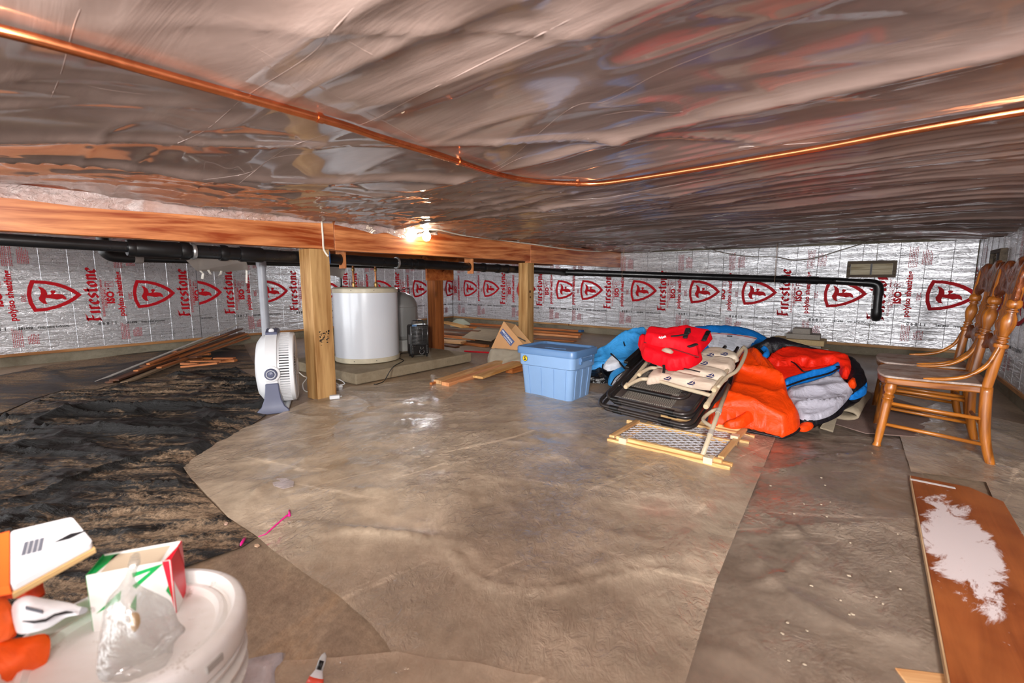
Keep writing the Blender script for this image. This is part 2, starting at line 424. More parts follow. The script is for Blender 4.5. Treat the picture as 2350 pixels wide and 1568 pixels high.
# ---- ceiling: one sagging sheet of film stapled under the joists
cop = [(-120, 46), (0, 70), (180, 117), (440, 190), (620, 240), (780, 285), (870, 315), (1010, 357), (1130, 397), (1217, 415), (1300, 421), (1390, 420), (1600, 388), (1740, 364), (1880, 340), (2090, 300), (2350, 255), (2480, 238)]
COPTS = smoothpts([G(a, b, 1.375) for a, b in cop], 6)
def zceil_arr(X, Y):
    z = 1.413 + (fbm(X*.8+3, Y*1.6, 21, 2)-.5)*.05
    wx = X + (fbm(X*.5, Y*.7, 31, 2)-.5)*1.0; wy = Y + (fbm(X*.45+9, Y*.5, 37, 2)-.5)*.36 + X*.06
    right = np.clip((X+2.9)/1.6, 0, 1); left = 1-right
    far = np.clip((Y-1.3)/1.5, 0, 1); u0 = X*.80+Y*.60; v0 = X*.60-Y*.80
    z -= ridge(wx*.22+2, wy*1.7, 43, 6)*.026*(.5+.5*right)          # long soft folds along the joists' bays
    z -= right*(.4+.6*far)*ridge(wx*.26+2, wy*2.9, 41, 6)*.026
    z -= (1-far*right)*(ridge(u0*.35+3, v0*2.2, 81, 12)*.018 + ridge(u0*.6+9, v0*5.0, 85, 8)*.006 + ridge(X*.9, wy*4.4, 83, 8)*.006)
    z -= right*(.12+.88*far)*ridge(wx*.5+7, wy*6.4, 47, 5)*.018
    grp = np.clip((vnoise(wx*.25+3, wy*1.9, 91)-.35)*2.6, 0, 1); z -= right*far*grp*(ridge(wx*.7, wy*10, 53, 3)*.022 + ridge(wx*1.1+5, wy*21, 55, 3)*.010)
    z -= right*far*(fbm(X*5, wy*24, 57, 3)-.5)*.007
    u = X*.42+Y*.91; v = X*.91-Y*.42                      # creases that run back at a slant on the left
    z -= left*ridge(u*.30+1, v*2.2, 61, 5)*.026 + left*ridge(u*.6, v*5.5, 67, 5)*.010 + left*ridge(wx*.4, wy*5, 69, 5)*.008
    z -= (.5+.5*left)*ridge(wx*.08+4, wy*1.15, 71, 60)*.012    # tape seams across the joists
    z -= ridge(u*.4+7, v*.9+2, 73, 30)*.010
    z += (fbm(X*7, Y*7, 77, 2)-.5)*.003
    e = np.clip((XR-X)/.5, 0, 1); z -= (1-e)*.03
    sh = X.shape; x = X.ravel(); y = Y.ravel(); d = np.full(x.size, 9.0)
    for a, b in zip(COPTS[:-1:2], COPTS[2::2]):
        dx, dy = b.x-a.x, b.y-a.y; t = np.clip(((x-a.x)*dx+(y-a.y)*dy)/(dx*dx+dy*dy), 0, 1); d = np.minimum(d, np.hypot(x-a.x-t*dx, y-a.y-t*dy))
    k = np.exp(-(d/.16)**2).reshape(sh)
    return z*(1-k) + (1.391+.25*(z-1.40))*k
def zceil(x, y): return float(zceil_arr(np.array([x]), np.array([y]))[0])
mb = MB()
xs = np.linspace(XL, XR, 300); ys = np.concatenate([np.linspace(YB, -.1, 40)[:-1], np.linspace(-.1, 1.5, 130)[:-1], np.linspace(1.5, YF, 780)])
XX, YY = np.meshgrid(xs, ys); ZZ = zceil_arr(XX, YY); nx, ny = len(xs), len(ys)
mb.v = [(float(a), float(b), float(c)) for a, b, c in zip(XX.ravel(), YY.ravel(), ZZ.ravel())]
mb.f = [(j*nx+i, (j+1)*nx+i, (j+1)*nx+i+1, j*nx+i+1) for j in range(ny-1) for i in range(nx-1)]; mb.m = [0]*len(mb.f)
ceiling = tag(mb.build('ceiling', CEILM, smooth=True), kind='structure')

def film_fold(px, r_, flat, nm):
    P = smoothpts([G(a, b, 1.40) for a, b in px], 10); Q = []
    for p in P:
        for _ in range(3):
            z = zceil(p.x, p.y); d = (p-EYE); p = EYE+d*((z-CAM_H)/d.z)
        Q.append(p+Vector((0, 0, r_*.45)))
    n = len(Q); q = MB(); q.tube(Q, [r_*min(1, .15+i/6, .15+(n-1-i)/6) for i in range(n)], 8, flat=flat); q.build(nm, CEILM, ceiling, smooth=True)
for px in (((1330, 35), (1180, 110), (1070, 165), (940, 230), (840, 282), (720, 318), (640, 352), (545, 425)), ((1090, 400), (1160, 372), (1300, 255), (1390, 232), (1520, 165), (1700, 95), (1900, 20)), ((1100, 420), (1190, 365), (1390, 308), (1530, 280), (1700, 240), (2000, 190), (2350, 105)),
           ((820, 10), (760, 75), (700, 135), (560, 225), (470, 300), (370, 345)), ((190, 10), (170, 60), (140, 170), (115, 230)), ((130, 175), (240, 205), (380, 222)), ((1360, 270), (1450, 255), (1550, 258), (1700, 243)), ((1240, 415), (1400, 370), (1600, 345), (1900, 325), (2200, 280)), ((1230, 460), (1380, 455), (1550, 425), (1800, 385), (2100, 345)), ((400, 420), (560, 400), (640, 360), (820, 350))):
    film_fold(px, .0016, .8, 'film_fold')
for px in (((545, 85), (620, 130), (760, 215), (900, 290), (1000, 345)), ((580, 110), (640, 175), (740, 250), (830, 300)), ((740, 60), (840, 120), (930, 165))):
    film_fold(px, .006, .5, 'film_pleat')

# ---- lettering
_tc = {}
def text_tris(body, bold=0.0):
    if (body, bold) in _tc: return _tc[(body, bold)]
    c = bpy.data.curves.new('lettering', 'FONT'); c.body = body; c.size = 1.0; c.offset = bold; c.resolution_u = 2
    o = bpy.data.objects.new('lettering', c); COL.objects.link(o)
    dg = bpy.context.evaluated_depsgraph_get(); me = bpy.data.meshes.new_from_object(o.evaluated_get(dg)); me.calc_loop_triangles()
    V = [(p.co.x, p.co.y) for p in me.vertices]; T = [[V[i] for i in t.vertices] for t in me.loop_triangles]
    bpy.data.objects.remove(o); bpy.data.curves.remove(c); bpy.data.meshes.remove(me)
    xs_ = [p[0] for t in T for p in t]; x0, x1 = min(xs_), max(xs_)
    T = [[((p[0]-x0)/(x1-x0), p[1]/(x1-x0)) for p in t] for t in T]     # unit length
    _tc[(body, bold)] = T; return T
def poly_tris(pts):
    ids = tessellate_polygon([[Vector((p[0], p[1], 0)) for p in pts]])
    return [[tuple(pts[i][:2]) for i in t] for t in ids]
GL = {'F': (1.08, [[(.40, .04), (.33, .5), (.42, 1.0), (.40, 1.34)], [(.02, 1.20), (.25, 1.36), (.6, 1.32), (1.0, 1.44)], [(.36, .74), (.6, .80), (.84, .76)], [(.14, .02), (.40, .06), (.58, .12)]]),
      'i': (.52, [[(.06, .88), (.24, .98)], [(.24, .98), (.24, .06)], [(.22, .06), (.42, .12)]]),
      'r': (.66, [[(.06, .88), (.24, .98)], [(.24, .98), (.22, .06)], [(.24, .78), (.42, .98), (.60, .90)], [(.10, .05), (.38, .08)]]),
      'e': (.80, [[(.66, .24), (.44, .06), (.20, .22), (.16, .66), (.40, .96), (.62, .80), (.56, .62), (.2, .44)]]),
      's': (.74, [[(.60, .84), (.38, .96), (.17, .80), (.24, .60), (.52, .42), (.58, .2), (.36, .06), (.1, .18)]]),
      't': (.68, [[(.30, 1.34), (.28, .24), (.42, .06), (.60, .16)], [(.06, .92), (.56, .98)]]),
      'o': (.86, [[(.42, .06), (.18, .25), (.16, .72), (.42, .96), (.66, .76), (.66, .28), (.42, .06)]]),
      'n': (.90, [[(.06, .88), (.24, .98)], [(.24, .98), (.23, .06)], [(.24, .76), (.48, .96), (.66, .82), (.66, .1)], [(.64, .08), (.82, .14)], [(.10, .05), (.36, .07)]])}
def nib_tris(word, length):
    T = []; x = 0; nx_, ny_ = .150, .10
    for ch in word:
        adv, st = GL[ch]
        for s_ in st:
            for a, b in zip(s_[:-1], s_[1:]):
                q = [(a[0]-nx_, a[1]-ny_), (b[0]-nx_, b[1]-ny_), (b[0]+nx_, b[1]+ny_), (a[0]+nx_, a[1]+ny_)]
                T += [[(p[0]+x, p[1]) for p in (q[0], q[1], q[2])], [(p[0]+x, p[1]) for p in (q[0], q[2], q[3])]]
        x += adv
    return [[(p[0]/x*length, p[1]/x*length) for p in t] for t in T]
# shield with a flame shaped letter F lying on its side: s to the right, z up; about 0.46 x 0.36 m
def _lg(p): return ((p[0]-1580)/485*.455, (717-p[1])/365*.355+.762)
_out = [(1630, 535), (1600, 610), (1583, 700), (1590, 800), (1625, 900), (1735, 892), (1840, 862), (1930, 820), (2005, 770), (2065, 712), (2000, 645), (1930, 600), (1850, 565), (1750, 542)]
_in = [(1657, 573), (1632, 640), (1620, 705), (1626, 790), (1650, 862), (1735, 855), (1825, 828), (1905, 790), (1965, 750), (2010, 711), (1960, 668), (1900, 630), (1830, 600), (1745, 578)]
_F = [(1684, 607), (1722, 622), (1748, 652), (1757, 690), (1755, 704), (1784, 704), (1795, 690), (1783, 668), (1797, 654), (1831, 660), (1826, 682), (1808, 697), (1850, 697), (1888, 705), (1912, 728), (1921, 768), (1880, 752), (1835, 762), (1780, 748), (1740, 740), (1733, 760), (1737, 790), (1751, 815), (1712, 806), (1686, 776), (1677, 742), (1690, 722), (1702, 690), (1702, 650)]
LOGO = []
for i in range(len(_out)):
    j = (i+1) % len(_out); a, b, c, d = _lg(_out[i]), _lg(_out[j]), _lg(_in[j]), _lg(_in[i]); LOGO += [[a, b, c], [a, c, d]]
LOGO += poly_tris([_lg(p) for p in _F])
def vert(T, s, z, k=1.0): return [[(s-p[1]*k, z+p[0]*k) for p in t] for t in T]   # reads upwards
def hor(T, s, z, k=1.0): return [[(s+p[0]*k, z+p[1]*k) for p in t] for t in T]
PR = LOGO + vert(nib_tris('Firestone', .66), .604, .435) + vert(text_tris('polyiso sheathing', .034), .832, .495, .55)
PR += vert(text_tris('ISO', .05), .746, .655, .15) + vert(text_tris('BUILDING PRODUCTS COMPANY', .012), .646, .50, .46) + vert(text_tris('1-800-428-4442', .008), .676, .60, .24)
def bar(s0, s1, z0, z1): return [[(s0, z0), (s1, z0), (s1, z1)], [(s0, z0), (s1, z1), (s0, z1)]]
PR += [[(.700+.012*math.cos(a+b), .835+.012*math.sin(a+b)) for b in (0, 2.1, 4.2)] for a in (0, .7, 1.4)]
rr = random.Random(3); PP = []
PP += bar(.674, .680, .855, .925)+bar(.748, .752, .855, .925)+bar(.674, .752, .855, .859)+bar(.674, .752, .921, .925)+vert(text_tris('R', -.02), .740, .864, .052)
for (sa, sb, za, zb, n) in ((.775, .862, .20, .42, 6), (.893, .985, .225, .345, 7), (.775, .862, 1.09, 1.345, 6), (.895, .99, 1.12, 1.30, 7), (.885, .925, .70, .80, 4)):
    for i in range(n):
        s_ = sa+(sb-sa)*(i+.5)/n; z = za; top = zb-rr.random()*.04
        while z < top:
            L = rr.uniform(.008, .03); PP += bar(s_-.0032, s_+.0032, z, min(z+L, top)); z += L+.006
DOT = []
for body, s_, L in (('8 6 8 1 1', -.36, .17), ('281498', -.10, .115), ('THIS SIDE DOWN', .05, .26)): DOT.append((body, s_, L))
def stamp(dx): return [t for b, s_, L in DOT for t in hor(text_tris(b, .022), s_+dx, .395, L)]
def clip_x(t, lo, hi):
    P = [tuple(p) for p in t]
    for sgn, lim in ((1, lo), (-1, -hi)):
        out = []
        for i in range(len(P)):
            a, b = P[i], P[(i+1) % len(P)]; da, db = sgn*a[0]-lim, sgn*b[0]-lim
            if da >= 0: out.append(a)
            if (da >= 0) != (db >= 0):
                k = da/(da-db); out.append((a[0]+(b[0]-a[0])*k, a[1]+(b[1]-a[1])*k))
        P = out
        if len(P) < 3: return None
    return P
def foam_panel(parent, org, sdir, nrm, s0, s1, starts, dstamp=0.0, z1=1.385, hole=None):
    """one foil faced board of the wall; s runs to the right along the wall, prints are clipped at its edges"""
    org, sdir, nrm = Vector(org), Vector(sdir), Vector(nrm)
    at = lambda s_, z, d: org + sdir*s_ + nrm*d + Vector((0, 0, z))
    mb = MB(); g = .003; th = .025
    c = [(s0+g, SILL), (s1-g, SILL), (s1-g, z1), (s0+g, z1)]
    vs = [at(s_, z, th) for s_, z in c] + [at(s_, z, 0.002) for s_, z in c]
    mb.add(vs, [(0, 1, 2, 3), (4, 7, 6, 5), (0, 4, 5, 1), (1, 5, 6, 2), (2, 6, 7, 3), (3, 7, 4, 0)])
    p = mb.build('insulation_panel', FOIL, parent)
    for nm, T, m, d in (('red_printing', PR, RED, .0022), ('small_printing', PP, REDP, .0016), ('black_stamp', stamp(dstamp), BLK, .0028)):
        q = MB()
        for st in starts:
            for t in T:
                P = clip_x([(a[0]+st, a[1]) for a in t], s0+.004, s1-.004)
                if P: q.add([at(a[0], a[1], th+d+.0025) for a in P], [tuple(range(len(P)))])
        if q.v: q.build(nm, m, p)
    rib = MB()                                             # raised laminating seams of the facer
    s_ = s0+.22
    while s_ < s1-.05:
        rib.add([at(s_-.003, SILL+.01, th+.0005), at(s_+.003, SILL+.01, th+.0005), at(s_+.003, z1, th+.0005), at(s_-.003, z1, th+.0005), at(s_, SILL+.01, th+.004), at(s_, z1, th+.004)], [(0, 4, 5, 3), (4, 1, 2, 5)]); s_ += .235
    tag(rib.build('facer_seam', FOIL, p), kind='stuff')
    return p
def wall_shell(name, c, d):
    mb = MB(); mb.box(c, d); o = mb.build(name, CONC); return tag(o, kind='structure')
T_ = .2
wl = wall_shell('wall_left', (XL-T_/2, (YB+YF)/2, .73), (T_, YF-YB+.4, 1.6))
wb = wall_shell('wall_back', ((XL+XR)/2, YF+T_/2, .73), (XR-XL+.4, T_, 1.6))
wr = wall_shell('wall_right', (XR+T_/2, (YB+YF)/2, .73), (T_, YF-YB+.4, 1.6))
# left wall: s runs along +Y
oL = (XL, 0, 0); yL = (0, 1, 0); nL = (1, 0, 0)
foam_panel(wl, oL, yL, nL, -2.2, -.11, [-1.2, -.25]); foam_panel(wl, oL, yL, nL, -.11, 2.33, [-.25, .68, 1.61]); foam_panel(wl, oL, yL, nL, 2.33, 4.77, [1.25, 2.177, 3.13, 4.06])
foam_panel(wl, oL, yL, nL, 4.77, YF-.03, [3.3, 4.25, 5.2, 6.13, 7.05])
# back wall: s runs along +X
oB = (0, YF, 0); xB = (1, 0, 0); nB = (0, -1, 0)
for s0, s1, st in ((XL+.03, -6.64, [-7.99, -7.04]), (-6.64, -4.28, [-7.4, -6.46, -5.55, -4.64]), (-4.28, -1.73, [-5.07, -4.12, -3.163, -2.206]), (-1.73, .035, [-2.43, -1.464, -.475]), (.035, XR-.03, [-.44, .522])):
    foam_panel(wb, oB, xB, nB, s0, s1, st, .22)
# right wall: s runs along -Y
oR = (XR, 0, 0); yR = (0, -1, 0); nR = (-1, 0, 0)
for s0, s1, st in ((-YF+.03, -6.5, [-7.75]), (-6.5, -4.06, [-6.2, -5.26, -4.32]), (-4.06, -1.6, [-3.9, -2.95, -2.0]), (-1.6, 2.2, [-1.2, -.2])):
    foam_panel(wr, oR, yR, nR, s0, s1, st)
# wooden ledger at the foot of the boards
def trim(name, c, d, m): mb = MB(); mb.box(c, d); tag(mb.build(name, m, bevel=.003), kind='structure')
trim('trim_1', (XL+.018, (YB+YF)/2, SILL-.016), (.036, YF-YB-.02, .032), SILLY)
trim('trim_2', (-5.85, YF-.018, SILL-.016), (3.0, .036, .032), SILLW); trim('trim_3', (-1.72, YF-.02, SILL-.018), (5.23, .04, .036), SILLW)
trim('trim_4', (XR-.018, (YB+YF)/2-.05, SILL-.016), (.036, YF-YB-.1, .032), SILLY)

# ---- beam line and posts
def beam(y0, y1, z0, z1, label, x0=-3.35, wd=.09):
    M = Matrix.Translation((x0-wd/2, (y0+y1)/2, (z0+z1)/2)); mb = MB(); mb.box((0, 0, 0), (wd, y1-y0-.004, z1-z0))
    o = mb.build('floor_beam', BIGWOOD, bevel=.004); o.matrix_world = M; tag(o, label, 'beam', 'beams over the posts'); return o
beam(-2.1, 2.02, 1.178, 1.425, 'long orange fir beam above the left wall pipes, left of the first post'); 
beam(2.02, 4.665, 1.172, 1.425, 'middle orange fir beam with the bare bulb beside it, between the two posts')
beam(4.665, 7.27, 1.150, 1.40, 'far orange fir beam from the second post to the back wall')
def post(x, y, z0, z1, m, name, label, wx=.14):
    M = Matrix.Translation((x, y, (z0+z1)/2)); mb = MB(); mb.box((0, 0, 0), (wx, wx, z1-z0)); o = mb.build(name, m, bevel=.004); o.matrix_world = M
    return tag(o, label, 'post', 'wooden posts')
p1 = post(-3.422, 1.885, 0, 1.176, POSTW, 'support_post', 'nearest wooden post, beside the white fan', .16)
k_ = MB()
rs = random.Random(11)
for i in range(34):
    a, b = rs.uniform(-.04, .04), rs.uniform(-.055, .055)
    k_.box((.081, a, b-.1), (.0012, rs.uniform(.004, .016), rs.uniform(.003, .014)))
k_.build('grade_stamp', BLK, p1, world=False)
p2 = post(-3.425, 4.675, 0, 1.152, POSTW, 'support_post', 'second wooden post, behind the cardboard box')
for kr, ky, kz in ((.016, -.012, .22), (.012, -.005, .15)):
    kn = MB(); kn.lathe([(.001, .002), (kr, .002), (kr*1.25, 0)], 14, Matrix.Translation((.0695, ky, kz)) @ Matrix.Rotation(PI/2, 4, 'Y'))
    kn.build('knot', plain('dark_knot', (84, 50, 22), .7), p2, world=False)
t = thing('bracketed_post', 'darker brown post with triangular brackets behind the grey tank', 'post', (-4.28, 3.92, 0))
mb = MB(); mb.box((0, 0, .52), (.14, .14, 1.04)); mb.build('post', OLDW, t, world=False, bevel=.004)
GUS = wood('gusset_ply', (150, 72, 28), (196, 116, 58), .6, 20, axis=0)
for sy in (-1, 1):
    g = MB(); Mg = Matrix.Translation((.072, 0, 1.04)) @ Matrix(((0, 0, 1, 0), (1, 0, 0, 0), (0, 1, 0, 0), (0, 0, 0, 1)))
    g.prism([(sy*.06, -.02), (sy*.30, .16), (sy*.06, .16)], .02, Mg); g.build('bracket', GUS, t, world=False)
g = MB(); g.box((.09, 0, 1.02), (.03, .44, .17)); g.build('bearing_plate', GUS, t, world=False)
for sy in (-1, 1):
    g = MB(); g.box((0, 0, 0), (.04, .33, .05), Matrix.Translation((.12, sy*.15, 1.11)) @ Matrix.Rotation(sy*R(34), 4, 'X')); g.build('brace', GUS, t, world=False)
mb = MB(); mb.box((0, 0, 0), (.14, 4.2, .18)); o = mb.build('floor_beam', wood('fir_dark_beam', (130, 66, 28), (184, 112, 58), .6, 16, axis=1), bevel=.004); o.location = (-4.28, 4.4, 1.27)
tag(o, 'rear beam half hidden behind the front beam, over the bracketed post', 'beam', 'beams over the posts')

# ---- torn film hanging along the top of the beam (a part of the ceiling sheet)
def film_strip(pts, name='film_flap'):
    """pts: (y, z of lower edge) down the face of the beam"""
    q = MB(); n = len(pts)
    P = smoothpts([(p[0], p[1], 0) for p in pts], 5); n = len(P); m = 6
    for j in range(m):
        for i, p in enumerate(P):
            f = j/(m-1); zt = 1.405; z = zt+(p.y-zt)*f
            q.v.append((-3.337+.004*math.sin(9*p.x+5*f)+.012*(1-f)*(1-f), p.x, z))
    q.f = [(j*n+i, j*n+i+1, (j+1)*n+i+1, (j+1)*n+i) for j in range(m-1) for i in range(n-1)]; q.m = [0]*len(q.f)
    q.build(name, CLEAR3, ceiling, smooth=True)
film_strip([(-1.8, 1.30), (-.6, 1.325), (.2, 1.335), (.6, 1.325), (.95, 1.335), (1.3, 1.34), (1.55, 1.35), (1.8, 1.365), (2.0, 1.375)])
film_strip([(2.02, 1.37), (2.2, 1.352), (2.32, 1.335), (2.38, 1.325), (2.5, 1.345), (2.62, 1.32), (2.75, 1.315), (2.86, 1.335), (2.95, 1.355), (3.1, 1.372)])

# ---- copper line stapled under the film
mb = MB()
pts = COPTS
mb.tube(pts, .0111, 12); COPPER = plain('copper', (222, 138, 92), .24, 1.0, .15, 20)
t = thing('copper_pipe', 'bright copper pipe bent in a V under the ceiling film', 'pipe', tuple(pts[0]))
mb.build('tube', COPPER, t, smooth=True)
for i in (28, 44, 62):
    q = MB(); d = (pts[i+1]-pts[i-1]).normalized(); q.tube([pts[i]-d*.008, pts[i]+d*.008], .013, 12)
    z = zceil(pts[i].x, pts[i].y); q.box((pts[i].x, pts[i].y, (pts[i].z+z)/2+.004), (.012, .012, max(.01, z-pts[i].z))); q.build('pipe_clip', COPPER, t, smooth=30)

# ---- black drain line
def drain(path, r, t, name='pipe', m=ABS): q = MB(); q.tube(path, r, 18); return q.build(name, m, t, smooth=40)
dpt = [(-3.565, -1.9, 1.189), (-3.565, .79, 1.138)]
t = thing('drain_pipe', 'long black drain pipe hung below the beam, elbowing down at the back wall', 'pipe', (-3.5, -1.9, 1.1))
drain(dpt, .032, t)
A0 = Vector((-3.565, .79, 1.134)); A1 = Vector((-3.565, 5.82, 1.054)); A2 = Vector((-.36, 7.17, .928)); 
drain([A0, A1], .0445, t)
drain([A1, A2], .0445, t)
def coupling(y, L, r, nm='fitting', m=ABSD):
    f = (y-A0.y)/(A1.y-A0.y); p = A0.lerp(A1, f); d = (A1-A0).normalized(); q = MB()
    q.tube([p-d*L/2, p-d*(L/2-.012), p+d*(L/2-.012), p+d*L/2], [r, r+.003, r+.003, r], 20); return q.build(nm, m, t, smooth=30)
coupling(.80, .05, .048); coupling(.93, .24, .050); coupling(1.07, .05, .056); coupling(1.30, .05, .052); coupling(1.48, .16, .051); coupling(2.95, .03, .048); coupling(3.06, .10, .049); coupling(4.02, .05, .05); coupling(4.28, .07, .05); coupling(4.46, .05, .051)
for y in (1.12, 2.78): coupling(y, .022, .0525, 'pipe_strap', ZINC)
d = (A2-A1).normalized()
for f, L, r in ((.0, .10, .052), (.06, .12, .051), (.83, .06, .052), (.93, .10, .051)):
    q = MB(); p = A1.lerp(A2, f); q.tube([p-d*L/2, p+d*L/2], r, 20); q.build('fitting', ABSD, t, smooth=30)
E0 = A2; E1 = Vector((.06, 7.20, .905)); E2 = Vector((.09, 7.20, .50))
drain([E0, E1-Vector((.09, 0, 0))], .0445, t)
q = MB(); q.tube(smoothpts([E1-Vector((.13, 0, -.003)), E1-Vector((.07, 0, 0)), E1+Vector((0, 0, -.02)), E1+Vector((.025, 0, -.07)), E1+Vector((.028, 0, -.15))], 6), .051, 20); q.build('elbow', ABSD, t, smooth=40)
drain([E1+Vector((.028, 0, -.14)), E2+Vector((0, 0, .06))], .0445, t)
q = MB(); q.tube(smoothpts([E2+Vector((0, 0, .09)), E2+Vector((0, 0, .02)), E2+Vector((0, .02, -.015)), E2+Vector((0, .085, -.02))], 5), .053, 20); q.build('elbow', ABSD, t, smooth=40)
def hang_string(x, y, zt, zb, tt, rr_=.05):
    q = MB(); q.tube([(x, y-.006, zt), (x, y-.006, zb+.04)], .0022, 6); q.tube([(x+.004, y+.02, zt), (x+.003, y+.02, zb+.04)], .0022, 6)
    q.tube([(x+.01, y+(rr_)*math.cos(a), zb+rr_*math.sin(a)) for a in np.linspace(0, 2*PI, 20, endpoint=False)], .0025, 6, closed=True); q.build('hanger_cord', plain('hemp_cord', (176, 140, 112), .8), tt, smooth=True)
for fr_ in (.24, .80):
    p = A1.lerp(A2, fr_); hang_string(p.x, p.y, zceil(p.x, p.y)-.002, p.z, t, .052)
# second, lower drain line behind
t = thing('drain_pipe', 'lower black drain pipe with an elbow, in shadow behind the first drain pipe', 'pipe', (-4.3, .8, 1.1))
drain(smoothpts([(-4.3, .81, 1.40), (-4.3, .81, 1.17), (-4.3, .825, 1.125), (-4.3, .87, 1.107), (-4.3, 1.0, 1.105)], 5), .040, t, 'elbow', ABSD)
drain([(-4.3, .98, 1.105), (-4.3, 4.6, 1.098)], .034, t); drain([(-4.3, .97, 1.105), (-4.3, 1.02, 1.105)], .043, t, 'fitting', plain('pale_fitting', (120, 112, 108), .3))
# wooden pipe hangers with a round notch
HW = wood('hanger_ply', (176, 96, 46), (226, 152, 96), .6, 24, knots=False, axis=2)
def pipe_hanger(y, side, label):
    f = (y-A0.y)/(A1.y-A0.y); p = A0.lerp(A1, f); out = []
    w0, z0, z1 = .062, -.075, .12
    arc = [(.046*math.cos(a), .046*math.sin(a)) for a in np.linspace(R(-70), R(250), 18)]
    poly = [(side*-.02, z0), (side*w0, z0), (side*w0, z1), (side*-w0, z1), (side*-w0, .055)]
    a2 = [(side*-.0465*math.cos(a), .0465*math.sin(a)) for a in np.linspace(R(40), R(-200), 16)]
    poly = [(-w0, z1), (-w0, .02)] + [(.047*math.cos(a), .047*math.sin(a)) for a in np.linspace(R(160), R(-110), 16)] + [(-.02, z0), (w0, z0), (w0, z1)]
    if side < 0: poly = [(-a, b) for a, b in poly][::-1]
    M = Matrix.Translation((p.x, p.y-.01, p.z)) @ Matrix(((1, 0, 0, 0), (0, 0, 1, 0), (0, 1, 0, 0), (0, 0, 0, 1)))
    q = MB(); q.prism(poly[::-1], .02, M); o = q.build('pipe_hanger', HW, bevel=.0015, M=Matrix.Translation((p.x, p.y, p.z)))
    return tag(o, label, 'pipe hanger', 'notched plywood pipe hangers')
pipe_hanger(2.20, 1, 'notched plywood hanger on the drain pipe right of the first post'); pipe_hanger(3.78, 1, 'notched plywood hanger on the drain pipe left of the second post')
# grey risers
def riser(x, y, z0, z1, r, label):
    t = thing('riser_pipe', label, 'pipe', (x, y, z0)); q = MB(); q.tube([(x, y, z0), (x, y, z1)], r, 18); q.build('pipe', PVC, t, smooth=40)
    q = MB(); q.tube([(x, y, z1-.05), (x, y, z1)], r*1.18, 18); q.build('coupling', PVC, t, smooth=40); return t
riser(-4.02, 1.745, .0, 1.10, .033, 'grey plastic riser pipe standing behind the white fan'); 
riser(-4.75, 4.22, 0, 1.06, .021, 'thin grey riser pipe between the grey tank and the bracketed post')

# ---- vents
VF = wood('vent_frame', (62, 50, 38), (104, 88, 68), .7, 30, knots=False, axis=0); VS = wood('vent_slat', (150, 134, 104), (214, 204, 178), .6, 30, knots=False, axis=0)
def vent(M, wd, ht, label):
    t = thing('foundation_vent', label, 'vent', tuple(M.translation)); t.matrix_world = M
    f = .035; q = MB()
    for c, d in (((0, 0, ht/2-f/2), (wd, .05, f)), ((0, 0, -ht/2+f/2), (wd, .05, f)), ((-wd/2+f/2, 0, 0), (f, .05, ht-2*f)), ((wd/2-f/2, 0, 0), (f, .05, ht-2*f))): q.box(c, d)
    q.build('frame', VF, t, world=False, bevel=.003)
    q = MB(); q.box((0, .004, 0), (.018, .03, ht-2*f)); q.build('mullion', plain('dark_mullion', (58, 54, 56), .5), t, world=False)
    n = 6; zz = ht-2*f
    for sx in (-1, 1):
        for i in range(n):
            q = MB(); L = wd/2-f-.012
            q.box((0, 0, 0), (L, .006, zz/n*1.08), Matrix.Translation((sx*(wd/4-f/2+.004), .014, -zz/2+zz*(i+.5)/n)) @ Matrix.Rotation(R(18), 4, 'X')); q.build('slat', VS, t, world=False)
    return t
vent(Matrix.Translation((-.008, YF-.045, 1.074)), .485, .205, 'small wood framed vent with pale slats on the back wall, above the drain elbow')
vent(Matrix.Translation((XR-.045, 6.1, 1.12)) @ Matrix.Rotation(R(-90), 4, 'Z'), .44, .2, 'dark framed vent on the right wall, above the chair backs')

# ---- cables
CAB = plain('cream_cable', (232, 222, 206), .5); CABG = plain('grey_cable', (118, 108, 98), .5)
def cable(name, pts, r, m, label, cat='cable'):
    q = MB(); P = smoothpts(pts, 8); q.tube(P, r, 8); return tag(q.build(name, m, smooth=True, M=Matrix.Translation(P[0])), label, cat)
def under(x, y, px=None): return Vector((x, y, zceil(x, y)-.012))
def under_film(px, py, gap=.012):
    p = G(px, py, 1.36)
    for _ in range(5): p = EYE+(p-EYE)*((zceil(p.x, p.y)-gap-CAM_H)/(p.z-CAM_H))
    return p
def near(px, py, X):
    a, b = onX(px, py, X), under_film(px, py); return a if (a-EYE).length < (b-EYE).length else b
c1 = [near(a, b, -3.325) for a, b in ((985, 526), (1010, 528), (1060, 540), (1130, 549), (1217, 560), (1300, 572), (1360, 577))]
c2 = [under_film(a, b) for a, b in ((1400, 575), (1450, 562), (1520, 546), (1560, 541))]
c3 = [onY(1615, 566, 6.6), onY(1660, 580, 7.0), onY(1720, 589, 7.2), onY(1780, 590, 7.2), onY(1820, 597, 7.2), onY(1870, 592, 7.2), onY(1930, 574, 7.2), onY(1990, 556, 7.2)]
cable('electric_cable', c1+c2, .0075, CAB, 'cream electric cable drooping along the far beam and up to the ceiling')
cable('electric_cable', [c2[-1]]+c3, .0065, CABG, 'grey electric cable looping across the back wall above the drain pipe')
cable('electric_cable', [onX(738, 492, -3.33), onX(739, 520, -3.335), onX(741, 545, -3.34), onX(743, 572, -3.325), (-3.30, 1.93, 1.12)], .0075, CAB, 'short white electric cable down the beam face above the nearest post')
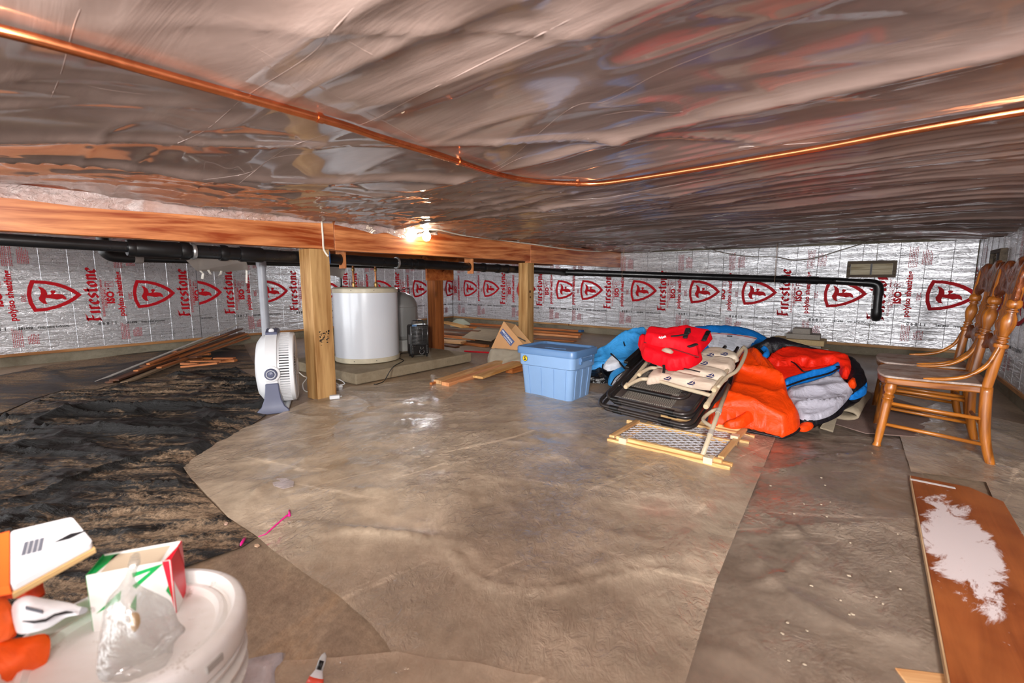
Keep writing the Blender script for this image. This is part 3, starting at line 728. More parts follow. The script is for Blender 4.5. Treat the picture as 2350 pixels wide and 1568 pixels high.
# blue box beside the post
q = MB(); q.box((0, 0, 0), (.05, .02, .10)); q.box((.012, -.002, 0), (.022, .03, .084))
t = thing('junction_box', 'blue plastic junction box on the side of the nearest post', 'junction box', (-3.40, 1.9805, 1.115))
q.build('box', plain('blue_plastic_box', (24, 118, 214), .4), t, world=False, bevel=.004)
for z in (-.036, .036):
    q = MB(); q.lathe([(.004, 0), (.004, .003), (.001, .004)], 8, Matrix.Translation((.024, .0, z)) @ Matrix.Rotation(PI/2, 4, 'Y')); q.build('screw', ZINC, t, world=False)
# bare bulb
t = thing('light_bulb', 'lit bare globe bulb in a socket beside the beam', 'light', (-3.235, 2.87, 1.335))
BULB = NT('lit_bulb'); BULB.set(color=(1, .95, .85), emis=(1, .86, .62), estr=60); 
q = MB(); q.lathe([(.001, -.042), (.016, -.039), (.030, -.028), (.038, -.010), (.039, .006), (.033, .024), (.022, .038), (.016, .048)], 24); q.build('globe', BULB.m, t, world=False, smooth=True)
q = MB(); q.lathe([(.017, .046), (.024, .052), (.027, .075), (.05, .085), (.05, .092)], 20); q.build('socket', plain('white_porcelain', (226, 222, 214), .3), t, world=False, smooth=40)
# ================================================================== FILMS ON THE GROUND
def film(name, px, label, mat, hf, step, seed, attr=None, z0=.004, kind=None):
    poly = [tuple(G(a, b, 0)[:2]) for a, b in px]
    V, F = fill(poly, step, .25, seed); ed = edge_dist(V, poly)
    X = np.array([p[0] for p in V]); Y = np.array([p[1] for p in V]); h, at_ = hf(X, Y, ed)
    o0 = (float(X.mean()), float(Y.mean()), 0)
    q = MB(); q.v = [(x, y, z0+float(z)) for x, y, z in zip(X, Y, h)]; q.f = F; q.m = [0]*len(F)
    o = q.build(name, mat, smooth=True, M=Matrix.Translation(o0))
    if at_ is not None:
        a = o.data.attributes.new('dirt', 'FLOAT', 'POINT'); a.data.foreach_set('value', np.asarray(at_, dtype=np.float32))
    if o.data.polygons and o.data.polygons[0].normal.z < 0: o.data.flip_normals()
    return tag(o, label, 'plastic sheet')
def h_black(X, Y, ed):
    u = X*math.cos(R(38))+Y*math.sin(R(38)); v = -X*math.sin(R(38))+Y*math.cos(R(38))
    wv = v + (fbm(u*1.1, v*1.4, 3, 2)-.5)*.30; wu = u + (fbm(u*1.6+5, v*1.6, 13, 2)-.5)*.4
    r1 = ridge(wu*.85, wv*3.6, 5, 6); r2 = ridge(wu*2.4+3, wv*9, 8, 5); r3 = ridge(wu*.8+9, wu*.25+wv*1.6, 15, 12)
    r4 = ridge(wu*6, wv*24, 21, 3)
    far = np.clip((-X-2.6)/1.6, 0, 1)
    h = r1*(.030+.02*far) + r2*(.016+.008*far) + r3*.030 + r4*.007 + (fbm(X*22, Y*22, 51, 3)-.5)*.012
    h = h*np.clip(ed/.06, .1, 1)
    d = .92 - r1*.75 - r2*.45 - r3*.8 - r4*.25 - far*.26 + (fbm(X*1.3, Y*1.3, 33, 3)-.5)*.7
    return h, d
film('black_plastic_sheet', [(-260, 1010), (0, 955), (80, 918), (143, 899), (223, 896), (319, 873), (399, 864), (478, 853), (542, 848), (590, 867), (640, 905), (611, 953), (560, 990), (470, 1040), (425, 1085), (453, 1122), (523, 1192), (590, 1236), (555, 1259), (446, 1297), (330, 1340), (200, 1430), (0, 1500), (-300, 1500)],
     'wrinkled dusty black plastic sheet spread over the left part of the floor', BLACKF, h_black, .015, 4)
def h_dark(X, Y, ed):
    r1 = ridge(X*.9+fbm(X, Y, 3)*1.2, Y*2.2, 55, 6); return r1*.02*np.clip(ed/.2, 0, 1), .62-r1*.7+(fbm(X*2, Y*2, 44)-.5)*.7
film('black_plastic_sheet', [(-60, 872), (0, 862), (120, 838), (330, 808), (560, 792), (588, 845), (540, 846), (478, 851), (399, 862), (319, 871), (223, 894), (143, 897), (80, 916), (0, 951), (-120, 975)],
     'brown dust covered black plastic sheet along the foot of the left wall', BLACKF, h_dark, .05, 14)
def h_clear(k, sx=1.3, sy=2.6):
    def fn(X, Y, ed):
        wx = X+(fbm(X*1.2, Y*1.2, 3+k, 2)-.5)*.6; wy = Y+(fbm(X*1.4+4, Y*1.3, 9+k, 2)-.5)*.5
        u = wx*.8+wy*.6; v = -wx*.6+wy*.8
        h = ridge(u*sx*.6, v*sy, 70+k, 9)*.012 + ridge(u*sx*2, v*sy*2.4, 75+k, 6)*.004 + ridge(v*.8+3, u*.9, 79+k, 16)*.010
        h = h + ridge(u*.5+5, v*1.1, 91+k, 40)*.014 + ridge(v*.45+2, u*.7, 93+k, 50)*.012 + (fbm(X*16, Y*16, 95+k, 3)-.5)*.004
        return h*np.clip(ed/.15, .25, 1)+.002*np.sin(30*u)*np.exp(-(ed/.03)**2), None
    return fn
film('clear_plastic_sheet', [(620, 962), (560, 985), (480, 1025), (410, 1062), (440, 1105), (523, 1192), (590, 1238), (640, 1280), (700, 1322), (733, 1345), (790, 1385), (850, 1440), (885, 1480), (902, 1512), (930, 1600), (1560, 1620), (1640, 1350), (1700, 1200), (1782, 1003), (1600, 940), (1340, 900), (1180, 862), (1000, 868), (860, 884), (800, 892), (752, 908), (690, 932)],
     'large hazy clear plastic sheet covering the middle of the floor', CLEAR, h_clear(0), .020, 5, z0=.010)
film('clear_plastic_sheet', [(585, 1640), (650, 1531), (760, 1522), (905, 1512), (1080, 1535), (1250, 1572), (1300, 1640)],
     'clear plastic sheet with a curled edge at the bottom of the picture', CLEAR, h_clear(7), .025, 6, z0=.016)
film('clear_plastic_sheet', [(1760, 1000), (2040, 975), (2110, 1060), (2130, 1150), (2230, 1600), (1540, 1620), (1610, 1350), (1670, 1200)],
     'thin clear plastic sheet on the floor between the gate and the brown board', CLEAR2, h_clear(13), .022, 7, z0=.006)
film('clear_plastic_sheet', [(2050, 960), (2150, 930), (2350, 980), (2480, 1080), (2480, 1420), (2350, 1330), (2262, 1112), (2090, 1088)],
     'rumpled clear plastic sheet under the chairs along the right wall', CLEAR, h_clear(19, 2.2, 4), .03, 8, z0=.012)

# pink marking ribbons and little scraps on the film
PINK = plain('pink_ribbon', (232, 18, 140), .5)
q = MB(); q.tube([G(a, b, .018) for a, b in ((593, 1232), (610, 1226), (630, 1208), (655, 1186), (662, 1182))], [.0012, .002, .003, .0032, .005], 6); q.tube([G(664, 1184, .018), G(664, 1172, .018)], [.005, .004], 6)
tag(q.build('marking_ribbon', PINK, smooth=True, M=Matrix.Translation(G(630, 1208, .018))), 'long pink marking ribbon on the clear plastic sheet', 'ribbon')
q = MB(); q.tube([G(552, 1252, .02), G(556, 1245, .022), G(562, 1236, .02)], [.003, .005, .005], 6)
tag(q.build('marking_ribbon', PINK, smooth=True, M=Matrix.Translation(G(556, 1245, .02))), 'short pink ribbon end at the corner of the black sheet', 'ribbon')
def chip(px, py, r, rgb, label, name='wood_chip', z=.012, mat=None):
    c = G(px, py, z); rnd = random.Random(px); q = MB()
    q.prism([(r*rnd.uniform(.6, 1.1)*math.cos(a), r*.6*rnd.uniform(.6, 1.1)*math.sin(a)) for a in np.linspace(0, 2*PI, 9, endpoint=False)], .004, Matrix.Rotation(rnd.random()*3, 4, 'Z'))
    o = q.build(name, mat or plain('chip_%d_%d' % (px, py), rgb, .8)); o.location = c; return tag(o, label, 'scrap')
chip(590, 1254, .013, (214, 178, 146), 'pale wood chip beside the corner of the black sheet'); chip(519, 1203, .012, (196, 160, 140), 'pinkish chip lying on the black sheet'); chip(952, 903, .016, (206, 188, 160), 'pale chip lying behind the middle of the clear sheet'); chip(1086, 992, .02, (88, 66, 48), 'dark brown clod on the clear sheet', 'clod')
q = MB(); q.prism([(-.07, 0), (-.05, -.028), (.0, -.042), (.065, -.03), (.075, .01), (.03, .035), (-.03, .03)], .0015)
o = q.build('plastic_scrap', CLEAR3); o.location = G(650, 1108, .024); tag(o, 'pale torn plastic scrap on the clear sheet', 'scrap')
rnd = random.Random(5)
CHW = plain('pale_crumb', (178, 162, 140), .8)
for i in range(28):
    px, py = rnd.uniform(1750, 2080), rnd.uniform(1040, 1540)
    if px > 2060-(1100-py)*.1 and py > 1090 and px > 2080+(py-1095)*.18: continue
    r_ = rnd.uniform(.0018, .0045); q = MB(); q.prism([(r_*rnd.uniform(.5, 1.6)*math.cos(a), r_*rnd.uniform(.4, 1)*math.sin(a)) for a in np.linspace(0, 2*PI, 7, endpoint=False)], .003)
    o = q.build('plaster_crumb', CHW); o.location = G(px, py, .012); tag(o, 'pale plaster crumb on the floor between gate and brown board', 'scrap', 'plaster crumbs on the floor')

# ================================================================== PAD, TANKS, HEATER
t = thing('concrete_pad', 'raised concrete pad under the white water heater', 'concrete pad', (-4.2, 3.06, 0))
q = MB(); Mp = Matrix.Translation((-4.2, 3.06, .05)); q.box((0, 0, 0), (1.24, 1.52, .10), Mp); q.build('slab', m_concrete('pad_concrete', (140, 124, 100), (176, 162, 138), .2), t, bevel=.012)
WHX, WHY, WHR = -4.16, 2.83, .325
t = thing('water_heater', 'squat white water heater with beige bands on the concrete pad', 'water heater', (WHX, WHY, .1))
WHT = plain('white_enamel', (226, 230, 238), .22, 0, .02, 3, coat=.4); BEI = plain('beige_band', (206, 196, 172), .4)
q = MB(); q.lathe([(WHR, .05), (WHR, .715)], 64); q.build('jacket', WHT, t, world=False, smooth=40)
q = MB(); q.lathe([(WHR-.03, .0), (WHR+.003, .012), (WHR+.005, .055), (WHR, .058)], 64); q.build('band', BEI, t, world=False, smooth=40)
q = MB(); q.lathe([(WHR, .712), (WHR+.005, .715), (WHR+.005, .752), (WHR-.01, .765), (WHR-.05, .768)], 64); q.build('band', BEI, t, world=False, smooth=40)
for a in (R(-58), R(-20)):
    for z in (.035, .74):
        q = MB(); q.lathe([(.004, 0), (.004, .003), (.001, .004)], 8, Matrix.Rotation(a, 4, 'Z') @ Matrix.Translation((WHR+.004, 0, z)) @ Matrix.Rotation(PI/2, 4, 'Y')); q.build('screw', plain('dark_screw', (50, 48, 46), .5, .5), t, world=False)
for i, (dx, dy, z1) in enumerate(((-.05, -.10, .22), (.02, .12, .23))):
    q = MB(); q.tube([(dx, dy, .765), (dx, dy, .765+z1)], .011, 12); q.build('copper_riser', plain('dull_copper', (150, 98, 60), .4, .7), t, world=False, smooth=40)
    for pf in ([(.016, .765), (.018, .78), (.018, .81), (.013, .82)], [(.013, .93), (.016, .935), (.016, .96), (.012, .965)]):
        q = MB(); q.lathe(pf, 14, Matrix.Translation((dx, dy, 0))); q.build('brass_fitting', plain('brass', (176, 138, 84), .35, .8), t, world=False, smooth=40)
q = MB(); q.tube(smoothpts([(-.12, -.2, .77), (-.12, -.2, .9), (-.1, -.18, 1.0)], 6), .012, 8); q.build('power_whip', ABSD, t, world=False, smooth=True)
tx, ty = -4.46, 3.50
t = thing('pressure_tank', 'grey domed pressure tank behind the black heater', 'tank', (tx, ty, .1))
GT = plain('grey_paint', (142, 142, 140), .35, 0, .05, 4)
q = MB(); q.lathe([(.205, .17), (.215, .18), (.215, .52), (.21, .525), (.21, .535), (.205, .565), (.18, .62), (.14, .66), (.08, .69), (.02, .70)], 48); q.build('shell', GT, t, world=False, smooth=40)
q = MB(); q.lathe([(.17, 0), (.17, .13), (.15, .135)], 48); q.build('base_ring', plain('pale_grey_base', (176, 176, 172), .45), t, world=False, smooth=40)
q = MB(); q.lathe([(.15, .132), (.19, .14), (.21, .17), (.212, .185)], 48); q.build('dome', GT, t, world=False, smooth=40)
q = MB(); q.lathe([(.012, .695), (.012, .725), (.009, .73)], 12); q.build('air_valve', plain('black_cap', (22, 22, 22), .5), t, world=False, smooth=40)
q = MB(); q.tube([(.12, -.16, .7), (-.05, .2, .745), (-.05, .2, .6)], .006, 8); q.build('wire_handle', plain('dark_wire', (40, 36, 34), .5), t, world=False, smooth=40)
# black utility heater
hx = G(964, 820, .1)
t = thing('utility_heater', 'small black electric heater with wire handle, standing on the concrete pad', 'heater', tuple(hx), R(-26))
HB = plain('black_enamel', (34, 34, 36), .35, 0, .2, 20)
# front face looks towards +x; width along y
q = MB(); q.box((-.07, 0, .19), (.14, .215, .335)); q.build('body', HB, t, world=False, bevel=.022)
q = MB()
fr = [(-.1, .05), (.1, .05), (.1, .34), (-.1, .34)]
q.box((.0035, 0, .085), (.008, .19, .10)); q.build('control_panel', plain('black_panel', (20, 20, 21), .3), t, world=False, bevel=.003)
q = MB(); q.box((.001, 0, .245), (.004, .18, .20)); q.build('grille_recess', plain('dark_recess', (12, 11, 11), .6), t, world=False)
CHR = plain('steel_wire', (150, 150, 152), .3, .9)
for i in range(15):
    q = MB(); z = .15+i*.0136; q.tube([(.007, -.088, z), (.007, .088, z)], .0021, 6); q.build('grille_wire', CHR, t, world=False, smooth=True)
for y in (-.088, -.03, .03, .088):
    q = MB(); q.tube([(.008, y, .145), (.008, y, .345)], .0026, 6); q.build('grille_upright', CHR, t, world=False, smooth=True)
for y, z, r_ in ((.02, .105, .013), (.02, .062, .022)):
    q = MB(); q.lathe([(r_, 0), (r_, .008), (r_*.8, .014), (.002, .015)], 20, Matrix.Translation((.007, y, z)) @ Matrix.Rotation(PI/2, 4, 'Y')); kb = q.build('knob', plain('black_knob', (14, 14, 15), .3), t, world=False, smooth=40)
    q = MB(); q.tube([(.0075, y+(r_+.004)*math.cos(a), z+(r_+.004)*math.sin(a)) for a in np.linspace(R(-220), R(40), 16)], .0011, 5); q.build('dial_ring', plain('silver_print', (190, 190, 190), .4), kb, world=False)
for i in range(11):
    for y in (-.08, .078):
        q = MB(); q.box((.0085, y, .045+i*.0085), (.001, .006 if i % 2 else .003, .0022)); q.build('scale_mark', plain('white_print', (210, 210, 210), .5), t, world=False)
q = MB(); q.box((.0085, -.055, .352), (.003, .05, .018)); q.build('name_plate', plain('blue_plate', (96, 140, 190), .3, .4), t, world=False)
q = MB(); q.tube(smoothpts([(-.07, -.065, .352), (-.07, -.06, .385), (-.07, -.045, .40), (-.07, .045, .40), (-.07, .06, .385), (-.07, .065, .352)], 5), .006, 8); q.build('handle', plain('dark_steel', (60, 60, 62), .3, .7), t, world=False, smooth=True)
for y in (-.08, .08):
    for x in (-.02, -.12):
        q = MB(); q.lathe([(.009, 0), (.011, .008), (.011, .024)], 10, Matrix.Translation((x, y, 0))); q.build('foot', ABSD, t, world=False, smooth=40)
q = MB(); q.box((-.03, -.1085, .20), (.05, .002, .10)); q.build('rating_label', plain('grey_label', (150, 150, 152), .5), t, world=False)
pts = [Vector((hx.x-.1, hx.y-.09, .15)), G(920, 812, .13), G(917, 822, .107), G(926, 828, .106), G(905, 840, .106), G(893, 855, .106), G(886, 868, .09), G(880, 876, .03), G(865, 882, .02), G(858, 882, .02)]
cable('power_cord', pts, .0042, plain('black_cord', (16, 16, 17), .45), 'black power cord from the heater over the edge of the pad', 'cord')

# ================================================================== FAN
fc = Vector((-3.50, 1.585, 0)); vd = Vector((fc.x, fc.y, 0)).normalized(); rt = Vector((vd.y, -vd.x, 0))
ax = (rt*.995 - vd*.10).normalized()
t = thing('floor_fan', 'white and slate blue floor fan left of the nearest post', 'fan', tuple(fc), math.atan2(ax.y, ax.x))
FW = plain('white_abs', (222, 223, 226), .35, 0, .03, 5); FB = plain('slate_blue', (84, 88, 112), .4, 0, .05, 6); FG = plain('fan_grey', (196, 198, 200), .4)
FZ = .285; RF = .262
MX = Matrix.Translation((0, 0, FZ)) @ Matrix.Rotation(PI/2, 4, 'Y')           # lathe z axis -> local x
q = MB(); q.lathe([(.02, -.135), (.14, -.133), (.20, -.122), (.238, -.095), (.256, -.05), (RF, .0), (RF, .035)], 64, MX); q.build('housing', FW, t, world=False, smooth=40)
q = MB(); q.lathe([(RF-.03, .03), (RF-.03, .10)], 64, MX, caps=False); q.build('drum', plain('dark_drum', (40, 40, 44), .6), t, world=False, smooth=True)
q = MB()
for i in range(84):
    a = 2*PI*i/84; q.box((RF-.008, 0, .066), (.014, .0105, .07), MX @ Matrix.Rotation(a, 4, 'Z'))
tag(q.build('slotted_grille', FW, t, world=False), kind='stuff')
q = MB(); q.lathe([(RF-.002, .098), (RF, .102), (RF-.004, .124), (RF-.018, .13), (RF-.026, .122), (RF-.028, .098), (RF-.002, .098)], 64, MX, caps=False); q.build('guard_ring', FW, t, world=False, smooth=40)
q = MB()
for i in range(60):
    a = 2*PI*i/60; q.tube([MX @ Vector((.07*math.cos(a), .07*math.sin(a), .128)), MX @ Vector((.16*math.cos(a+.12), .16*math.sin(a+.12), .134)), MX @ Vector((.236*math.cos(a+.2), .236*math.sin(a+.2), .124))], .002, 5)
tag(q.build('guard_grille', FW, t, world=False, smooth=True), kind='stuff')
q = MB(); q.lathe([(.075, .115), (.078, .128), (.06, .142), (.02, .147), (.001, .147)], 40, MX); q.build('grille_cap', FG, t, world=False, smooth=40)
for i in range(3):
    a0 = 2*PI*i/3; q = MB()
    q.grid(8, 8, lambda u, v: MX @ Vector(((.05+.165*v)*math.cos(a0+u*1.2+v*.3), (.05+.165*v)*math.sin(a0+u*1.2+v*.3), .03+.05*u)))
    q.build('blade', plain('blue_grey_blade', (150, 156, 172), .35), t, world=False, smooth=True, solid=.004)
def yoke(a0, a1, x0, x1, r0, r1, n, nm, m):
    q = MB(); vs = []
    for i in range(n+1):
        a = a0+(a1-a0)*i/n
        for r_, x in ((r0, x0), (r1, x0), (r1, x1), (r0, x1)): vs.append((x, -r_*math.sin(a), FZ+r_*math.cos(a)))
    fs = [(i*4+k, i*4+(k+1) % 4, i*4+4+(k+1) % 4, i*4+4+k) for i in range(n) for k in range(4)] + [(3, 2, 1, 0), tuple(n*4+k for k in range(4))]
    q.add(vs, fs); return q.build(nm, m, t, world=False, smooth=40, bevel=.003)
yoke(R(16), R(118), -.055, .022, RF+.004, RF+.018, 24, 'yoke_arm', FW); yoke(R(-16), R(-118), -.055, .022, RF+.004, RF+.018, 24, 'yoke_arm', FW)
hd = yoke(R(-22), R(22), -.055, .022, RF+.002, RF+.034, 16, 'carry_handle', FB)
q = MB(); a = R(17); q.lathe([(.018, 0), (.018, .004), (.014, .006)], 20, Matrix.Translation((-.016, -(RF+.036)*math.sin(a), FZ+(RF+.036)*math.cos(a))) @ Matrix.Rotation(R(62), 4, 'X')); q.build('button', FW, hd, world=False, smooth=40)
for sy in (-1, 1):
    Mk = Matrix.Translation((-.016, sy*(RF+.018), FZ)) @ Matrix.Rotation(sy*-PI/2, 4, 'X')
    q = MB(); q.lathe([(.058, -.02), (.058, .002), (.054, .006), (.046, .007)], 32, Mk); q.build('pivot_plate', FW, t, world=False, smooth=40)
    q = MB(); q.lathe([(.040, .006), (.042, .014), (.036, .022), (.022, .02), (.018, .026), (.001, .03)], 32, Mk); kb = q.build('pivot_knob', FB, t, world=False, smooth=40)
    q = MB(); q.lathe([(.026, .0225), (.028, .0235), (.03, .0225)], 32, Mk, caps=False); q.build('knob_ring', FG, kb, world=False, smooth=True)
    # foot: tapering plate that flares at the floor
    q = MB(); prof = [(.215, .042, .283), (.16, .046, .285), (.10, .055, .288), (.05, .075, .292), (.025, .10, .298), (.0, .106, .30)]
    vs = []
    for z, hw, d_ in prof:
        for x, yy in ((-.016-hw, d_), (-.016+hw, d_), (-.016+hw, d_-.022), (-.016-hw, d_-.022)): vs.append((x, sy*yy, z))
    n = len(prof); fs = [(i*4+k, i*4+(k+1) % 4, i*4+4+(k+1) % 4, i*4+4+k) for i in range(n-1) for k in range(4)] + [(3, 2, 1, 0), tuple((n-1)*4+k for k in range(4))]
    q.add(vs, fs); q.build('foot', FB if sy < 0 else FW, t, world=False, smooth=50, bevel=.006)
q = MB(); q.box((-.016, 0, .012), (.19, .58, .02)); q.build('base_bar', FW, t, world=False, bevel=.008)
cable('power_cord', [fc+ax*.12+Vector((0, 0, .26)), G(672, 850, .16)*.0+Vector((-3.43, 1.74, .20)), Vector((-3.46, 1.785, .17)), Vector((-3.56, 1.80, .10)), Vector((-3.62, 1.86, .02)), Vector((-3.6, 2.0, .012))], .0042, plain('white_cord', (226, 226, 224), .4), 'white power cord looping from the fan behind the nearest post', 'cord')
# white plug adapters on the floor by the post
def plugbox(px, py, d, rz, label, tilt=0):
    p = G(px, py, .012); t = thing('plug_adapter', label, 'adapter', tuple(p), rz); q = MB(); Mt = Matrix.Rotation(tilt, 4, 'Y')
    q.box((0, 0, d[2]/2), d, Mt); q.build('case', FW, t, world=False, bevel=.005)
    for y in (-.008, .008):
        q = MB(); q.box((d[0]/2+.008, y, d[2]/2), (.018, .0015, .006), Mt); q.build('prong', ZINC, t, world=False)
    return t
plugbox(768, 915, (.075, .045, .028), R(60), 'white plug adapter lying in front of the nearest post'); 
pb = plugbox(776, 893, (.05, .075, .03), R(-20), 'white cord reel adapter propped at the corner of the concrete pad', R(-50))
q = MB(); q.tube(smoothpts([(0, .02, .03), (.03, .05, .05), (.02, .0, .09), (-.03, -.02, .06), (.0, .03, .02)], 6), .004, 8); q.build('cord_loop', FW, pb, world=False, smooth=True)

# ================================================================== BLUE TOTE
t0 = Vector((-1.97, 3.12, 0))
t = thing('storage_tote', 'light blue plastic storage tote with a darker blue lid', 'storage tote', tuple(t0))
TB = plain('light_blue_plastic', (124, 156, 196), .38, 0, .04, 4); TL = plain('steel_blue_lid', (84, 120, 164), .36, 0, .05, 4)
def rrect(hx_, hy, r_, n=6):
    out = []
    for cx_, cy_, a0 in ((hx_-r_, hy-r_, 0), (-hx_+r_, hy-r_, 90), (-hx_+r_, -hy+r_, 180), (hx_-r_, -hy+r_, 270)):
        out += [(cx_+r_*math.cos(R(a0+90*i/n)), cy_+r_*math.sin(R(a0+90*i/n))) for i in range(n+1)]
    return out
def loft(rings, caps=(True, True)):
    q = MB(); n = len(rings[0][0]); vs = []
    for ring, z in rings: vs += [(p[0], p[1], z) for p in ring]
    fs = [(i*n+k, i*n+(k+1) % n, (i+1)*n+(k+1) % n, (i+1)*n+k) for i in range(len(rings)-1) for k in range(n)]
    if caps[0]: fs.append(tuple(range(n))[::-1])
    if caps[1]: fs.append(tuple((len(rings)-1)*n+k for k in range(n)))
    q.add(vs, fs); return q
L2, W2 = .265, .19
loft([(rrect(L2*.84, W2*.82, .04), 0), (rrect(L2*.86, W2*.84, .045), .015), (rrect(L2*.935, W2*.92, .045), .255), (rrect(L2*.975, W2*.96, .045), .262), (rrect(L2*.99, W2*.98, .045), .375)]).build('body', TB, t, world=False, smooth=35)
loft([(rrect(L2*.99, W2*.98, .05), .352), (rrect(L2*1.045, W2*1.06, .05), .352), (rrect(L2*1.05, W2*1.065, .05), .395), (rrect(L2*1.03, W2*1.03, .05), .408), (rrect(L2*.98, W2*.96, .05), .408), (rrect(L2*.93, W2*.88, .05), .392), (rrect(L2*.86, W2*.8, .05), .390)]).build('lid', TL, t, world=False, smooth=35, bevel=.002)
for i, sx in enumerate((-.62, -.16, .30, .72)):      # tapering ribs on the front
    q = MB(); x = sx*L2
    for a, b in ((x-.004, x+.004),):
        z0, z1 = .015, .25; y0, y1 = -W2*.845, -W2*.925
        q.add([(a*.92, y0-.004, z0), (b*.92, y0-.004, z0), (b, y1-.005, z1), (a, y1-.005, z1), (a*.92, y0+.01, z0), (b*.92, y0+.01, z0), (b, y1+.01, z1), (a, y1+.01, z1)], [(0, 1, 2, 3), (0, 4, 5, 1), (1, 5, 6, 2), (2, 6, 7, 3), (3, 7, 4, 0), (4, 7, 6, 5)])
    q.build('rib', TB, t, world=False)
for sy, sx in ((0, 1), (0, -1)):
    q = MB(); q.box((sx*(L2*.99+.004), -.085, .325), (.022, .02, .06)); q.box((sx*(L2*.99+.004), .085, .325), (.022, .02, .06)); q.box((sx*(L2*1.0+.012), 0, .33), (.012, .19, .025)); q.build('handle', TL if sx > 0 else TB, t, world=False, bevel=.004)
for y in (-.10, .0, .10):
    q = MB(); z0, z1 = .02, .25; q.add([(L2*.86+.002, y*.9-.02, z0), (L2*.86+.002, y*.9+.02, z0), (L2*.94+.004, y+.024, z1), (L2*.94+.004, y-.024, z1)], [(0, 1, 2, 3)]); q.build('rib', TB, t, world=False, solid=.006)
q = MB(); q.tube(smoothpts([(-.10, -.03, .3935), (.0, -.045, .3945), (.10, -.03, .3935)], 8), .003, 6); q.build('lid_emboss', TL, t, world=False, smooth=True)
STY = -W2*.985-.0035
st = MB(); st.lathe([(.024, 0), (.024, .002), (.001, .0022)], 32, Matrix.Translation((-.185, STY+.0015, .312)) @ Matrix.Rotation(PI/2, 4, 'X')); so = st.build('sticker', plain('yellow_sticker', (236, 190, 20), .4), t, world=False, smooth=40)
q = MB(); q.tube([(-.185+a*.8, STY-.001, .312+b*.8) for a, b in ((.012, .012), (.002, .017), (-.010, .012), (-.009, .003), (.005, -.001), (.012, -.008), (.004, -.015), (-.012, -.013))], .0042, 6, flat=1.0); q.build('sticker_print', plain('black_sticker', (24, 20, 12), .5), so, world=False, smooth=True)
q = MB(); q.tube([(-.185+.0235*math.cos(a), STY-.0005, .312+.0235*math.sin(a)) for a in np.linspace(0, 2*PI, 28, endpoint=False)], .0016, 5, closed=True); q.build('sticker_rim', plain('black_sticker', (24, 20, 12), .5), so, world=False)

# ================================================================== LUMBER
W_OR = wood('orange_board', (150, 78, 28), (206, 128, 66), .55, 30); W_DK = wood('dark_board', (74, 42, 22), (122, 72, 40), .55, 30); W_PL = wood('pale_lumber', (196, 138, 84), (232, 188, 136), .6, 26)
W_GR = wood('grey_old_board', (120, 98, 74), (168, 142, 112), .75, 28); W_SAL = wood('salmon_lumber', (206, 128, 74), (240, 176, 124), .6, 26); W_YEL = wood('yellow_pine', (190, 130, 64), (226, 180, 116), .6, 26)
WM = {'o': W_OR, 'd': W_DK, 'p': W_PL, 'g': W_GR, 's': W_SAL, 'y': W_YEL}
def board(p0, p1, w_, th, m, label, group=None, name='board', cat='board', roll=0.0, bev=.002):
    p0, p1 = Vector(p0), Vector(p1); L = (p1-p0).length
    M = frame_from((p0+p1)/2, p1-p0) @ Matrix.Rotation(roll, 4, 'X') @ Matrix.Translation((0, 0, th/2))
    q = MB(); q.box((0, 0, 0), (L, w_, th)); o = q.build(name, WM.get(m, m), bevel=bev); o.matrix_world = M
    return tag(o, label, cat, group)
# boards leaning on the foot of the left wall
LB = 'boards in the left pile'
def lb(a, za, b, xb, w_, th, m, label, **k): return board(G(*a, za), onX(*b, xb), w_, th, m, label, LB, **k)
lb((250, 880), .006, (548, 777), -7.28, .07, .016, 'd', 'lowest dark brown board of the left pile')
lb((285, 881), .012, (566, 771), -7.24, .06, .018, 'g', 'grey brown board at the front of the left pile')
lb((262, 875), .03, (556, 765), -7.26, .08, .016, 'd', 'wide dark brown moulding in the left pile')
lb((312, 855), .05, (565, 768), -7.20, .045, .022, 'o', 'bright orange strip in the middle of the left pile')
lb((330, 842), .07, (552, 756), -7.22, .08, .014, 'd', 'topmost dark brown board of the left pile')
lb((340, 838), .09, (540, 762), -7.10, .035, .018, 'o', 'narrow orange lath on top of the left pile')
lb((365, 846), .055, (571, 776), -7.15, .05, .016, 'o', 'short orange board at the right side of the left pile')
a, b = G(219, 877, .01), onX(547, 745, -7.2); q = MB(); q.tube([a, b], .010, 10); o = q.build('conduit_rod', plain('white_rod', (206, 202, 196), .5), smooth=40, M=frame_from((a+b)/2, b-a)); tag(o, 'thin white rod leaning along the left board pile', 'rod')
rnd = random.Random(21)
for i in range(15):
    px, py = rnd.uniform(418, 520), rnd.uniform(808, 840); z = .005+.03*(i % 4); L = rnd.uniform(.14, .34); an = rnd.uniform(-.25, .55)+R(35); c = G(px, py, z); d_ = Vector((math.cos(an), math.sin(an), rnd.uniform(-.06, .1)))
    board(c-d_*L/2, c+d_*L/2, rnd.uniform(.03, .07), rnd.uniform(.012, .03), rnd.choice('oodo'), 'short orange offcut in the small heap behind the black sheet', 'offcuts in the small heap', 'wood_offcut', 'offcut')
board(G(512, 826, .01), G(535, 832, .01), .02, .02, 'p', 'pale splinter at the right end of the offcut heap', None, 'wood_offcut', 'offcut')
